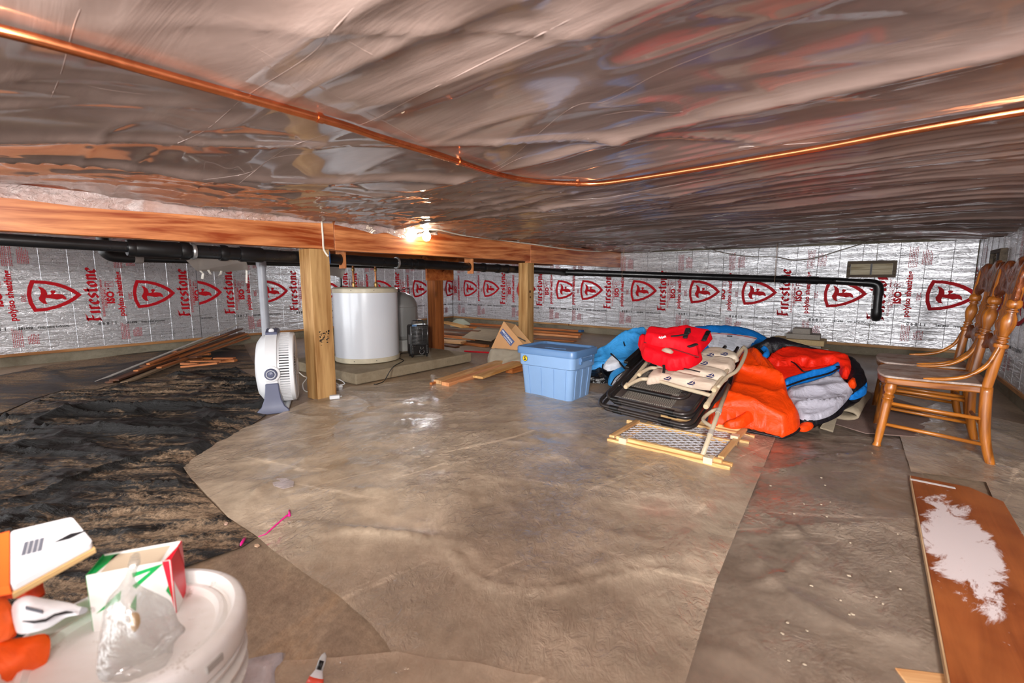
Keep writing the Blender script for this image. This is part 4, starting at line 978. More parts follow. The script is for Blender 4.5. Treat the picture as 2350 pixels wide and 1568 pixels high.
# long boards along the back wall
BP = 'boards in the back pile'
def bp(a, b, z, w_, th, m, label): return board(G(*a, z), G(*b, z), w_, th, m, label, BP)
bp((1090, 757), (1330, 776), .0, .10, .035, 's', 'lowest salmon board of the back pile, right of the second post')
bp((1070, 752), (1334, 770), .04, .09, .035, 'o', 'orange board in the middle of the back pile')
bp((1082, 745), (1330, 762), .09, .08, .03, 'o', 'upper orange board of the back pile with a blue painted end')
bp((1066, 748), (1180, 755), .12, .05, .02, 'd', 'topmost dark board of the back pile, left of the second post')
bp((1020, 741), (1068, 753), .12, .14, .03, 'y', 'yellow pine board end at the far left of the back pile')
bp((1016, 758), (1100, 763), .08, .10, .025, 'd', 'dark board under the grey sheet in the back pile')
bp((1012, 766), (1096, 772), .05, .09, .02, 'd', 'second dark board under the grey sheet in the back pile')
bp((1008, 772), (1095, 781), .03, .12, .025, 'o', 'orange board in front of the grey sheet')
bp((1010, 785), (1064, 789), .02, .16, .035, 'p', 'pale wide board end in the back pile beside the bracketed post')
bp((1056, 789), (1118, 797), .0, .09, .03, 'o', 'orange board end nearest the cardboard box')
bp((1012, 792), (1050, 798), .0, .08, .02, 'd', 'dark board lowest at the left of the back pile')
bp((1230, 778), (1320, 784), .0, .14, .012, 'o', 'thin orange panel strip flat on the floor at the back pile')
q = MB(); c0 = G(1210, 755, .09); 
a = board(G(1330, 762, .094), G(1337, 762.6, .094), .084, .034, plain('blue_paint', (44, 92, 140), .6), 'blue painted block at the right end of the back pile', BP, 'wood_block', 'block')
P4 = [G(1060, 776, .085), G(1128, 784, .085), G(1168, 757, .085), G(1096, 752, .085)]
q = MB(); c0 = (P4[0]+P4[2])/2; q.prism([(p.x-c0.x, p.y-c0.y) for p in P4], .012); o = q.build('fibre_panel', plain('grey_fibreboard', (170, 152, 126), .8)); o.location = c0; tag(o, 'grey flat fibreboard panel lying on the back pile', 'panel')
# lumber in front of the pad
FL = 'lumber beside the tote'
board(G(1004, 884, .0), G(1178, 826, .0), .085, .045, 'p', 'pale two by four at the back of the lumber beside the tote', FL, 'lumber'); board(G(1022, 889, .0), G(1186, 838, .0), .085, .045, 's', 'salmon two by four with a grey patch on its end, beside the tote', FL, 'lumber')
board(G(989, 886, .0), G(1120, 842, .0), .03, .03, 'o', 'thin orange lath at the left of the lumber beside the tote', FL, 'lumber')
board(G(1096, 869, .045), G(1190, 836, .05), .11, .022, 'y', 'yellow plank lying on the two by fours beside the tote', FL, 'lumber')
board(G(1168, 857, .0), G(1200, 849, .0), .09, .05, 'o', 'short orange block behind the tote', FL, 'lumber', 'block')
q = MB(); q.tube([G(1066, 806, .03), G(1126, 810, .03)], .012, 8); tag(q.build('red_bar', plain('red_paint', (196, 22, 36), .4), smooth=40, M=Matrix.Translation(G(1100, 808, .03))), 'thin red bar lying between the pad and the cardboard box', 'bar')

# ---- drape helper: soft shapes laid on sloping planes
def drape(name, px, p0, n, thick, mat, parent=None, step=.03, seed=1, wr=.3, wscale=9, edge=.06, off=0.0, under=.25, lift=None):
    """cushion-like solid over an outline; p0,n a plane in the room; thick its belly, wr the share of wrinkles"""
    p0 = Vector(p0); n = Vector(n).normalized(); e1 = Vector((1, 0, 0)); e1 = (e1-n*e1.dot(n)).normalized(); e2 = n.cross(e1)
    pts = [onP(a, b, p0+n*off, n) for a, b in px]; o_ = p0+n*off
    poly = [((p-o_).dot(e1), (p-o_).dot(e2)) for p in pts]
    sp = [(p.x, p.y) for p in smoothpts([(a, b, 0) for a, b in poly], 4, True)]
    ar = sum(sp[i][0]*sp[(i+1) % len(sp)][1]-sp[(i+1) % len(sp)][0]*sp[i][1] for i in range(len(sp)))
    if ar < 0: sp = sp[::-1]
    V, F = fill(sp, step, .2, seed); ed = edge_dist(V, [tuple(p) for p in densify(sp, step)])
    X = np.array([p[0] for p in V]); Y = np.array([p[1] for p in V])
    edge = edge*.62; prof = np.sqrt(np.clip(1-(1-np.clip(ed/edge, 0, 1))**2, 0, 1)); prof2 = np.clip(ed/.035, 0, 1)
    an = seed*1.3; U = X*math.cos(an)+Y*math.sin(an); W_ = -X*math.sin(an)+Y*math.cos(an)
    wx = U+(fbm(U*3, W_*3, seed)-.5)*.25; wy = W_+(fbm(U*3+7, W_*3, seed+3)-.5)*.25
    wr_ = ridge(wx*wscale*.22, wy*wscale*.62, seed+5, 2.2)*.8+ridge(wx*wscale*.5+3, wy*wscale*1.5, seed+8, 2.2)*.35+(fbm(X*wscale*.3, Y*wscale*.3, seed+9)-.5)*1.2-.45
    h = thick*prof+thick*wr*wr_*1.3*prof2; h = np.maximum(h, thick*.12*prof)
    if lift is not None: h = h + lift(X, Y)*prof
    top = [o_+e1*float(x)+e2*float(y)+n*float(z) for x, y, z in zip(X, Y, h)]
    bot = [o_+e1*float(x)+e2*float(y)-n*float(z) for x, y, z in zip(X, Y, thick*under*prof)]
    for lst in (top, bot):
        for p in lst: p.z = max(p.z, .012)
    q = MB(); N = len(V); q.v = [tuple(p) for p in top+bot]
    bd = {}
    fl = []
    for f in F:
        a_ = (V[f[1]][0]-V[f[0]][0])*(V[f[2]][1]-V[f[0]][1])-(V[f[1]][1]-V[f[0]][1])*(V[f[2]][0]-V[f[0]][0])
        fl.append(f if a_ > 0 else f[::-1])
    for f in fl:
        for i in range(len(f)):
            e = (f[i], f[(i+1) % len(f)]); bd[e] = 1
    q.f = list(fl)+[tuple(i+N for i in f[::-1]) for f in fl]+[(e[1], e[0], e[0]+N, e[1]+N) for e in bd if (e[1], e[0]) not in bd]
    q.m = [0]*len(q.f)
    if parent is None: return q.build(name, mat, smooth=True, M=Matrix.Translation(sum(pts, Vector())/len(pts)))
    return q.build(name, mat, parent, smooth=True)
def ribbon_on(name, px, p0, n, r_, mat, parent, off=0.0):
    n = Vector(n).normalized(); P = smoothpts([onP(a, b, Vector(p0)+n*off, n) for a, b in px], 6); q = MB(); q.tube(P, r_, 8); return q.build(name, mat, parent, smooth=True)

# grey film hump, carton, white film behind
HUMP = plain('grey_film_heap', (156, 146, 130), .4, 0, .15, 6, .4, 30)
o = drape('rumpled_film', [(1122, 838), (1124, 806), (1140, 800), (1185, 804), (1215, 806), (1215, 845), (1170, 848)], (-3.15, 4.0, .06), (.55, -.75, .6), .06, HUMP, step=.02, seed=3, wr=.5, wscale=7, edge=.08); tag(o, 'heap of grey plastic film under the cardboard box', 'film heap')
o = drape('rumpled_film', [(1034, 752), (1042, 736), (1060, 732), (1078, 742), (1088, 752), (1070, 756)], (-6.6, 6.6, .14), (.4, -.6, .7), .05, plain('pale_green_film', (196, 200, 180), .3, 0, .1, 6, .3, 30), step=.03, seed=5, wr=.6, wscale=8, edge=.08); tag(o, 'crumpled pale green film on the back pile in the room corner', 'film heap')
CARD = plain('brown_cardboard', (196, 146, 98), .75, 0, .06, 5, .08, 80); CARDI = plain('cardboard_inside', (206, 160, 112), .8, 0, .05, 5)
pl0 = Vector((-3.22, 4.02, .16)); pln = Vector((.62, -.76, .20))
A_, D_, C_, B_ = [onP(a, b, pl0, pln) for a, b in ((1128, 799), (1184, 808), (1206, 797), (1156, 738))]
dv = onP(1183, 745, pl0-pln.normalized()*.22, pln)-B_
t = thing('cardboard_box', 'open brown cardboard box tipped on the grey film heap, with a blue label', 'box', tuple(A_))
def panel(nm, P, m=CARD, th=.006, par=None):
    q = MB(); q.add(P, [tuple(range(len(P)))]); return q.build(nm, m, par or t, solid=th)
fp = panel('panel', [A_, D_, C_, B_]); panel('panel', [A_+dv, B_+dv, C_+dv, D_+dv], CARDI); panel('panel', [A_, B_, B_+dv, A_+dv], CARDI); panel('panel', [A_, A_+dv, D_+dv, D_]); panel('panel', [D_, D_+dv, C_+dv, C_], CARDI)
panel('flap', [B_+dv*.04, C_+dv*.04, C_+dv*.4+(A_-B_)*.30, B_+dv*.4+(A_-B_)*.30], CARDI); panel('flap', [B_+dv, C_+dv, C_+dv*.78+(A_-B_)*.35, B_+dv*.78+(A_-B_)*.35], CARDI)
nf = (D_-A_).cross(B_-A_).normalized(); nf = nf if nf.dot(EYE-A_) > 0 else -nf
qd = [onP(a, b, A_+nf*.006, nf) for a, b in ((1147, 764), (1172, 795), (1181, 784), (1154, 754))]
lb_ = panel('label', qd, plain('navy_label', (28, 52, 116), .5), .002, fp)
lx = (qd[1]-qd[0]); ly = (qd[3]-qd[0])
q = MB(); off = nf*.004
for T, (x0, y0), k, ky in ((text_tris('PROGRESS', .02), (.06, .52), .88, 3.6), (text_tris('LIGHTING', .02), (.30, .12), .58, 3.2)):
    for tr in T: q.add([qd[0]+off+lx*(x0+p[0]*k)+ly*(y0+p[1]*k*ky/1.6) for p in tr], [(0, 1, 2)])
q.build('label_print', plain('white_lettering', (224, 226, 230), .5), lb_)
q = MB(); q.tube(smoothpts([onP(a, b, pl0-pln.normalized()*.06, pln) for a, b in ((1178, 775), (1188, 774), (1200, 780), (1206, 783))], 5), .006, 8); q.build('cord_end', ABSD, t, smooth=True)

# torn vapour film hanging under the drain pipe at the left
t = thing('hanging_film', 'torn grey film scrap hanging from the drain pipe over the left wall boards', 'film', tuple(onX(420, 588, -3.61)))
P = [onX(a, b, X) for a, b, X in ((418, 588, -3.605), (565, 600, -3.605), (571, 618, -3.9), (520, 624, -4.0), (452, 622, -4.0))]
q = MB(); q.add(P, [(0, 1, 2, 3, 4)]); q.build('film_scrap', plain('grey_torn_film', (172, 164, 158), .4, 0, .08, 5), t, solid=.003)
q = MB()
for a, b, c_ in (((557, 603), (566, 622), (566, 650)), ((460, 622), (466, 628), (464, 640)), ((478, 620), (482, 627), (484, 630)), ((508, 622), (506, 630), (503, 632))):
    q = MB(); q.tube([onX(*a, -3.95), onX(*b, -3.97), onX(*c_, -3.99)], .009, 6, flat=.25); q.build('tape_end', plain('grey_tape', (196, 190, 182), .5), t)
t = thing('hanging_film', 'grey film scrap hanging behind the blue junction box', 'film', tuple(onX(752, 618, -4.2)))
P = [onX(a, b, -4.2) for a, b in ((748, 612), (794, 614), (786, 640), (770, 634), (752, 632))]; q = MB(); q.add(P, [(0, 1, 2, 3, 4)]); q.build('film_scrap', plain('grey_torn_film', (172, 164, 158), .4, 0, .08, 5), t, solid=.003)
# ================================================================== THE PILE OF SUMMER GEAR
def fabric(name, rgb, rough=.5, fold=.35, sc=7, spec=.4):
    k = NT(name); c = lin(rgb); co = k.co(); n1 = k.noise(sc, 4, .6, co, 1.2); n2 = k.noise(sc*3.2, 3, .55, co, .8)
    k.set(color=k.mix(k.fr(n1, .3, .7), tuple(x*.86 for x in c), tuple(min(1, x*1.1) for x in c)), rough=rough, spec=spec)
    b = k.bump(n1, fold, .035); k.bump(n2, fold*.6, .01, b); return k.m
F_OR = fabric('orange_nylon', (255, 72, 2)); F_RD = fabric('scarlet_nylon', (246, 38, 12)); F_BL = fabric('blue_nylon', (18, 124, 214)); F_SK = fabric('sky_blue_nylon', (62, 160, 232))
F_GY = fabric('silver_nylon', (186, 184, 196), .42, .5, 6); F_BK = fabric('black_nylon', (22, 20, 26), .5, .4); F_WH = fabric('white_nylon', (232, 235, 244), .5, .35); F_RED = fabric('red_vest_fabric', (232, 8, 28), .6, .2, 6, .25); F_BK2 = fabric('black_vinyl', (14, 14, 17), .28, .5, 9, .6)

# ---- baby gate flat on the floor
GW = wood('gate_pine', (206, 150, 84), (244, 206, 146), .5, 30, knots=False, axis=0); GWY = wood('gate_pine_y', (196, 138, 80), (236, 194, 136), .5, 30, knots=False, axis=1)
g0 = Vector((-.815, 2.64, 0)); t = thing('baby_gate', 'wooden baby gate with white diamond netting flat on the floor', 'baby gate', tuple(g0))
def bar_(nm, c, d, m, par=None): q = MB(); q.box(c, d); return q.build(nm, m, par or t, bevel=.002)
bar_('rail', (-.80, 2.352, .018), (.66, .022, .022), GW); bar_('rail', (-.80, 2.378, .034), (.57, .024, .026), GW); bar_('rail', (-.85, 2.735, .024), (.66, .024, .024), GW); bar_('rail', (-.79, 2.935, .018), (.60, .024, .022), GW); bar_('rail', (-.79, 2.968, .036), (.50, .022, .022), GW)
for x, y0, y1, z in ((-1.11, 2.36, 2.74, .04), (-.525, 2.39, 2.95, .048), (-1.06, 2.42, 2.95, .018)): bar_('stile', (x, (y0+y1)/2, z), (.03, y1-y0, .014), GWY)
for x, y in ((-.495, 2.40), (-.495, 2.80), (-.49, 2.93), (-1.125, 2.42)): bar_('bar_end', (x, y, .018), (.05, .022, .022), GW)
for x in (-1.035, -.575):
    b_ = bar_('clamp', (x, 2.364, .034), (.045, .052, .034), plain('clear_clamp', (222, 204, 172), .35)); q = MB(); q.lathe([(.006, 0), (.006, .003), (.001, .004)], 10, Matrix.Translation((x, 2.364, .0515))); q.build('screw', ZINC, b_)
bar_('bracket', (-.535, 2.745, .058), (.04, .05, .02), plain('clear_clamp', (222, 204, 172), .35))
def netting(x0, x1, y0, y1, z, sp, par, skew=1.0):
    q = MB()
    for sg in (1, -1):
        k = -60
        while k < 60:
            # line  x = k*sp + sg*skew*(y-y0)
            P = []
            for yy in np.linspace(y0, y1, 25):
                xx = x0+k*sp+sg*skew*(yy-y0)
                if x0 <= xx <= x1: P.append((xx, yy))
            if len(P) > 1:
                a, b = P[0], P[-1]; d = Vector((b[0]-a[0], b[1]-a[1], 0)); L = d.length; n_ = Vector((-d.y, d.x, 0)).normalized()*.0018
                A = Vector((a[0], a[1], z)); B = Vector((b[0], b[1], z)); h = Vector((0, 0, .003))
                q.add([A-n_, A+n_, B+n_, B-n_, A-n_+h, A+n_+h, B+n_+h, B-n_+h], [(4, 7, 6, 5), (0, 1, 2, 3), (0, 4, 5, 1), (2, 6, 7, 3), (1, 5, 6, 2), (0, 3, 7, 4)])
            k += 1
    return tag(q.build('netting', plain('white_netting', (214, 214, 220), .5), par), kind='stuff')
netting(-1.10, -.53, 2.385, 2.73, .030, .062, t, 1.25); netting(-1.06, -.53, 2.52, 2.935, .016, .062, t, 1.25)

# ---- dark folding recliners stacked on the gate
NL, NR, FR, FL_ = Vector((-1.345, 2.63, .10)), Vector((-.745, 2.60, .078)), Vector((-.715, 3.60, .36)), Vector((-1.32, 3.60, .40))
PN = (NR-NL).cross(FL_-NL).normalized()
def rp(u, v, h=0.0): return NL*(1-u)*(1-v)+NR*u*(1-v)+FR*u*v+FL_*(1-u)*v+PN*h
DKM = plain('dark_bronze_metal', (66, 60, 58), .32, .6, .1, 10); DKS = plain('black_sleeve', (16, 15, 15), .4)
def mesh_fabric():
    k = NT('woven_sling'); co = k.co((1, 1, 1)); ck = k.node('ShaderNodeTexChecker'); ck.inputs['Scale'].default_value = 150; k.l.new(co, ck.inputs['Vector'])
    k.set(color=k.mix(ck.outputs['Fac'], lin((150, 142, 130)), lin((52, 46, 42))), rough=.7); k.bump(ck.outputs['Fac'], .4, .003); return k.m
SLING = mesh_fabric()
SLING2 = NT('dark_sling'); _c = SLING2.node('ShaderNodeTexChecker'); _c.inputs['Scale'].default_value = 120; SLING2.l.new(SLING2.co(), _c.inputs['Vector']); SLING2.set(color=SLING2.mix(_c.outputs['Fac'], lin((58, 54, 52)), lin((24, 22, 22))), rough=.7); SLING2 = SLING2.m
def hoop(nm, us, vs, h, r_, rad, t_, m=DKM, open_far=True, sleeve=None):
    u0, u1 = us; v0, v1 = vs; k = rad
    P = [(u0, v1), (u0, v0+k*.7)]+[(u0+k-k*math.cos(a), v0+k*.7-k*.7*math.sin(a)) for a in np.linspace(0, PI/2, 7)[1:]]+[(u1-k+k*math.sin(a), v0+k*.7-k*.7*math.cos(a)) for a in np.linspace(0, PI/2, 7)]+[(u1, v1)]
    P = [rp(a, b, h) for a, b in P]; q = MB(); q.tube(P, r_, 12); o = q.build(nm, m, t_, smooth=True)
    if sleeve:
        for a, b in sleeve: q = MB(); q.tube([rp(a, v0, h), rp(b, v0, h)], r_+.0035, 12); q.build('sleeve', DKS, o, smooth=40)
    return o
def recliner(h, label, dv=0.0, du=0.0, inner=True):
    t_ = thing('folding_recliner', label, 'recliner chair', tuple(NL), 0, 'dark folding recliners')
    hoop('leg_frame', (0+du, 1+du), (.0+dv, .98), h, .0125, .10, t_, sleeve=[(.16+du, .26+du), (.70+du, .82+du)])
    hoop('leg_frame', (.06+du, .97+du), (.05+dv, .98), h+.034, .0125, .10, t_, sleeve=[(.14+du, .22+du), (.74+du, .82+du)])
    if inner:
        hoop('seat_frame', (.15+du, .86+du), (.165+dv, .98), h+.062, .0125, .09, t_, sleeve=[(.24+du, .72+du)])
        for nm, v0, v1, m, hh in (('sling', .20, .47, SLING, .052), ('sling', .43, .72, SLING2, .060), ('sling', .085, .20, SLING, .036)):
            q = MB(); q.grid(14, 10, lambda a, b: rp(.235+du+.535*a, v0+dv+(v1-v0)*b, h+hh-.006*math.sin(PI*a)*math.sin(PI*b))); q.build(nm, m, t_, smooth=True, solid=.004)
        # elastic lacing along both sides
        for sd in (0, 1):
            ua, ub = ((.23, .155) if sd == 0 else (.775, .855)); P = []
            for i in range(15): P.append(rp((ua if i % 2 else ub)+du, .22+dv+i*.022, h+.062+.003*(i % 2)))
            q = MB(); q.tube(P, .0035, 6); q.build('lacing', plain('grey_lace', (44, 42, 42), .5), t_, smooth=True)
            for i in range(7):
                q = MB(); c = rp((.245 if sd == 0 else .76)+du, .23+dv+i*.044, h+.058); q.lathe([(.007, 0), (.008, .003), (.004, .004)], 10, frame_from(c, NR-NL, PN)); q.build('eyelet', CHR, t_, smooth=40)
    for u in (.0, 1.0):
        q = MB(); q.tube([rp(u+du, .3, h+.01), rp(u+du*.5, .98, h+.07)], .011, 10); q.build('arm_strut', DKM, t_, smooth=True)
        q = MB(); q.box((0, 0, 0), (.035, .40, .02), frame_from(rp(u+du+(-.03 if u else .03), .62, h+.10), NR-NL, PN)); q.build('armrest', DKS, t_, bevel=.006)
    q = MB(); q.tube([rp(.1+du, .9, h+.03), rp(.9+du, .9, h+.03)], .011, 10); q.build('cross_tube', DKM, t_, smooth=True)
    return t_
recliner(0.0, 'lower dark tubular folding recliner lying on the gate', .03, .01, inner=False)
recliner(.040, 'upper dark folding recliner with a laced woven sling, on its twin', .0, .0)

# ---- beige folding chair with printed cushion
BGM = plain('beige_enamel', (196, 180, 152), .38, 0, .04, 8); BGC = plain('beige_cap', (206, 186, 152), .45)
def cushion_mat():
    k = NT('printed_cushion'); co = k.co(); n = k.noise(6, 3, .5, k.co((1, 1, 1))); ck = k.node('ShaderNodeTexChecker'); ck.inputs['Scale'].default_value = 7; k.l.new(k.co((1, 1, .3), (0, 0, R(8))), ck.inputs['Vector'])
    col = k.mix(k.math('MULTIPLY', ck.outputs['Fac'], .55), lin((222, 208, 186)), lin((206, 178, 158))); col = k.mix(k.fr(n, .4, .7, 0, .5), col, lin((196, 180, 160)))
    k.set(color=col, rough=.7); b = k.bump(k.noise(14, 3, .6, k.co((.3, 1, 1))), .4, .02); return k.m
CUSH = cushion_mat()
BN = Vector((.02, -.30, .95)).normalized(); B0 = G(1628, 926, .235)
def bpt(x, y, h=0.0): return onP(x, y, B0+BN*h, BN)
t = thing('folding_chair', 'beige folding chair with a sailboat print cushion, lying on the dark recliners', 'folding chair', tuple(B0))
def bt(nm, px, h, r_=.0125, par=None, m=BGM): q = MB(); q.tube(smoothpts([bpt(a, b, h) for a, b in px], 5), r_, 12); return q.build(nm, m, par or t, smooth=True)
bt('leg', [(1438, 886), (1462, 874), (1478, 870), (1510, 874), (1560, 889), (1610, 902), (1632, 908), (1638, 905), (1642, 897)], .02)
bt('leg', [(1470, 857), (1490, 846), (1508, 846), (1560, 858), (1610, 869), (1645, 878)], .035); bt('leg', [(1622, 930), (1645, 893), (1672, 848), (1700, 806), (1708, 797)], .022, .0135); bt('leg', [(1640, 893), (1662, 860), (1690, 818), (1706, 798)], .045, .0125)
bt('leg', [(1440, 886), (1462, 860), (1490, 826), (1510, 805)], .02); bt('arm', [(1648, 889), (1668, 866), (1690, 852), (1704, 830), (1712, 806), (1706, 797)], .062, .011); bt('cross_tube', [(1610, 838), (1640, 845), (1680, 852)], .03, .010)
for a, b, h, r_ in ((1437, 887, .02, .0155), (1468, 859, .035, .0145), (1621, 932, .022, .0165), (1639, 894, .045, .0155)):
    c = bpt(a, b, h); d_ = (bpt(a-6, b+7, h)-c).normalized() if a < 1600 else (bpt(a-6, b+10, h)-c).normalized(); q = MB(); q.tube([c-d_*.022, c+d_*.004, c+d_*.012], [r_, r_, r_*.85], 14); q.build('foot_cap', BGC, t, smooth=40)
for k_, (px, h, th, sd) in enumerate(((((1484, 882), (1496, 860), (1520, 856), (1600, 872), (1648, 884), (1640, 896), (1590, 892), (1520, 880)), .012, .045, 3), (((1510, 856), (1520, 836), (1600, 846), (1668, 862), (1655, 880), (1590, 870)), .02, .042, 4), (((1560, 840), (1590, 822), (1640, 826), (1686, 834), (1672, 858), (1610, 848)), .028, .042, 5), (((1602, 826), (1620, 806), (1660, 806), (1692, 818), (1690, 832), (1640, 830)), .036, .035, 6))):
    cp_ = drape('cushion', px, B0, BN, th, CUSH, t, .016, sd, .22, 14, .05, h)
    if k_ == 0: spots = ((1534, 868), (1588, 879))
    elif k_ == 1: spots = ((1632, 862),)
    elif k_ == 2: spots = ((1618, 833),)
    else: spots = ((1632, 814), (1664, 812))
    for a, b in spots:
        q = MB(); c = bpt(a, b, h+th+.006)
        e1 = (bpt(a+5, b+1.2, h+th+.006)-c).normalized(); e2 = BN.cross(e1)
        for poly in ([(-.024, -.012), (.024, -.012), (.016, -.026), (-.016, -.026)], [(-.002, -.006), (-.002, .034), (-.020, -.002)], [(.004, -.006), (.004, .024), (.022, -.004)]): q.add([c+e1*x+e2*y for x, y in poly], [tuple(range(len(poly)))])
        tag(q.build('sailboat_print', plain('navy_print', (62, 66, 116), .7), cp_), kind='stuff')
# straight leg of a second beige chair standing on the gate
t = thing('beige_tube_frame', 'beige tube leg with grey tips leaning from the gate netting to the recliners', 'tube frame', tuple(G(1612, 1046, .03)))
a, b = G(1612, 1046, .04), onP(1672, 884, (-.62, 3.0, .3), (0, -.3, .95)); q = MB(); q.tube([a, a.lerp(b, .5), b], .0125, 12); q.build('leg', BGM, t, smooth=True)
for f in (.28, .58):
    c = a.lerp(b, f); d_ = (b-a).normalized(); q = MB(); q.tube([c-d_*.018, c+d_*.018], .0155, 14); q.build('grey_tip', plain('grey_tip', (176, 166, 156), .5), t, smooth=40)
q = MB(); q.tube(smoothpts([a.lerp(b, .62), a.lerp(b, .62)+Vector((-.05, .03, -.03)), a.lerp(b, .46)+Vector((-.075, .03, -.02)), a.lerp(b, .36)], 6), .011, 10); q.build('brace_bend', BGM, t, smooth=True)

# ---- orange towable tube, deflated: a sloping heap
S0 = Vector((-.6, 3.02, .0)); SN = Vector((.06, -.36, .95)).normalized()
t = thing('towable_tube', 'deflated orange, red, blue and silver towable tube heaped beside the chairs', 'towable tube', (-.45, 3.7, 0))
drape('underside', [(1640, 985), (1700, 993), (1800, 1003), (1840, 985), (1885, 968), (1940, 935), (1985, 905), (1980, 860), (1945, 825), (1880, 812), (1800, 798), (1735, 792), (1690, 830), (1660, 920)], S0, SN, .05, F_BK, t, .03, 3, .3, 6, .14, -.03, 1.6)
drape('underside', [(1735, 815), (1760, 796), (1800, 798), (1870, 813), (1940, 828), (1975, 850), (1990, 885), (1985, 905), (1960, 925), (1940, 900), (1930, 850), (1850, 820)], S0, SN, .09, F_BK, t, .025, 5, .3, 7, .08, .0)
drape('blue_edge', [(1948, 915), (1975, 895), (1988, 880), (1990, 895), (1984, 908), (1960, 918)], S0, SN, .04, F_BL, t, .015, 6, .3, 9, .04, .03)
drape('scarlet_panel', [(1758, 840), (1770, 822), (1800, 808), (1850, 810), (1920, 820), (1945, 830), (1955, 850), (1950, 865), (1935, 872), (1922, 850), (1900, 842), (1860, 850), (1840, 840), (1800, 850)], S0, SN, .075, F_RD, t, .018, 7, .8, 7, .05, .04)
drape('scarlet_panel', [(1745, 850), (1790, 822), (1820, 830), (1838, 845), (1848, 852), (1890, 846), (1925, 840), (1922, 850), (1880, 862), (1840, 876), (1800, 884), (1780, 880)], S0, SN, .05, F_RD, t, .022, 8, .3, 5, .07, .02)
drape('blue_band', [(1796, 886), (1850, 868), (1900, 854), (1926, 842), (1930, 848), (1920, 862), (1880, 872), (1840, 884), (1806, 900)], S0, SN, .07, F_BL, t, .016, 9, .2, 8, .04, .03)
drape('silver_panel', [(1806, 900), (1850, 884), (1900, 870), (1922, 858), (1935, 880), (1955, 897), (1955, 905), (1930, 935), (1905, 955), (1870, 965), (1836, 962), (1815, 935)], S0, SN, .05, F_GY, t, .014, 10, 1.1, 7, .05, .05)
drape('underside', [(1830, 960), (1870, 962), (1908, 955), (1935, 935), (1930, 952), (1890, 972), (1845, 978)], S0, SN, .04, F_BK, t, .016, 11, .3, 9, .04, .02)
drape('orange_panel', [(1690, 840), (1715, 812), (1738, 812), (1752, 826), (1780, 860), (1800, 892), (1812, 930), (1830, 960), (1836, 974), (1826, 990), (1795, 1004), (1785, 1000), (1740, 988), (1700, 980), (1660, 978), (1622, 976), (1640, 955), (1668, 920)], S0, SN, .085, F_OR, t, .016, 12, .95, 5, .07, .05)
drape('orange_panel', [(1722, 808), (1740, 812), (1770, 850), (1796, 888), (1786, 892), (1756, 856), (1730, 826)], S0, SN, .05, F_OR, t, .016, 13, .3, 9, .05, .13)
drape('orange_panel', [(1660, 978), (1700, 960), (1740, 925), (1775, 890), (1784, 893), (1770, 920), (1735, 960), (1700, 984)], S0, SN, .045, F_OR, t, .016, 14, .4, 9, .05, .11)
drape('orange_tab', [(1826, 985), (1845, 970), (1866, 972), (1864, 984), (1846, 992)], S0, SN, .025, F_OR, t, .014, 15, .2, 9, .04, .02)
drape('orange_tab', [(1944, 882), (1958, 872), (1966, 884), (1958, 893)], S0, SN, .04, F_OR, t, .014, 16, .2, 9, .03, .09)
drape('blue_handle', [(1745, 800), (1758, 800), (1766, 808), (1765, 818), (1754, 824), (1748, 818), (1754, 810)], S0, SN, .03, F_BL, t, .012, 17, .2, 9, .03, .12)
ribbon_on('black_piping', [(1802, 888), (1850, 871), (1900, 858), (1924, 846), (1925, 841)], S0, SN, .006, F_BK, t, .095)
ribbon_on('black_piping', [(1790, 824), (1820, 832), (1836, 846), (1846, 853), (1870, 850), (1925, 841)], S0, SN, .005, F_BK, t, .088)
ribbon_on('black_piping', [(1690, 985), (1740, 994), (1785, 1003), (1800, 1004), (1830, 990), (1838, 972)], S0, SN, .008, F_BK, t, .03)

# ---- blue tube with black and white panels beside the tote
S0b = Vector((-1.75, 3.75, 0)); SNb = Vector((.25, -.50, .83)).normalized()
t = thing('towable_tube', 'sky blue, white and black deflated tube between the tote and the recliners', 'towable tube', (-1.7, 4.0, 0))
drape('underside', [(1334, 882), (1336, 850), (1370, 846), (1410, 850), (1430, 866), (1410, 886), (1360, 888)], S0b, SNb, .07, F_BK2, t, .02, 21, .7, 8, .08, .0, .6)
drape('blue_panel', [(1342, 842), (1362, 818), (1384, 806), (1410, 790), (1440, 774), (1466, 766), (1482, 768), (1488, 790), (1476, 820), (1462, 838), (1440, 850), (1400, 848), (1380, 852), (1350, 848)], S0b, SNb, .09, F_SK, t, .016, 22, .8, 6, .07, .02, .9)
drape('blue_panel', [(1336, 846), (1356, 838), (1390, 840), (1400, 850), (1378, 856), (1345, 856)], S0b, SNb, .06, F_SK, t, .018, 23, .5, 9, .05, .03)
drape('white_panel', [(1343, 832), (1352, 812), (1368, 804), (1362, 816), (1360, 832)], S0b, SNb, .04, F_WH, t, .014, 24, .2, 9, .03, .05)
drape('white_panel', [(1384, 844), (1394, 828), (1408, 818), (1418, 830), (1426, 842), (1408, 850), (1392, 852)], S0b, SNb, .045, F_WH, t, .014, 25, .4, 9, .04, .09)
drape('blue_panel', [(1396, 884), (1400, 862), (1425, 848), (1445, 852), (1432, 870), (1415, 890)], S0b, SNb, .06, F_SK, t, .016, 26, .3, 9, .05, .06, .5)
drape('white_panel', [(1404, 884), (1412, 868), (1430, 856), (1436, 862), (1424, 874), (1414, 890)], S0b, SNb, .025, F_WH, t, .012, 27, .2, 9, .03, .115)
ribbon_on('black_piping', [(1402, 812), (1420, 830), (1434, 846), (1446, 850)], S0b, SNb, .008, F_BK, t, .135); ribbon_on('black_piping', [(1352, 812), (1361, 818), (1360, 833), (1343, 833)], S0b, SNb, .006, F_BK, t, .095)
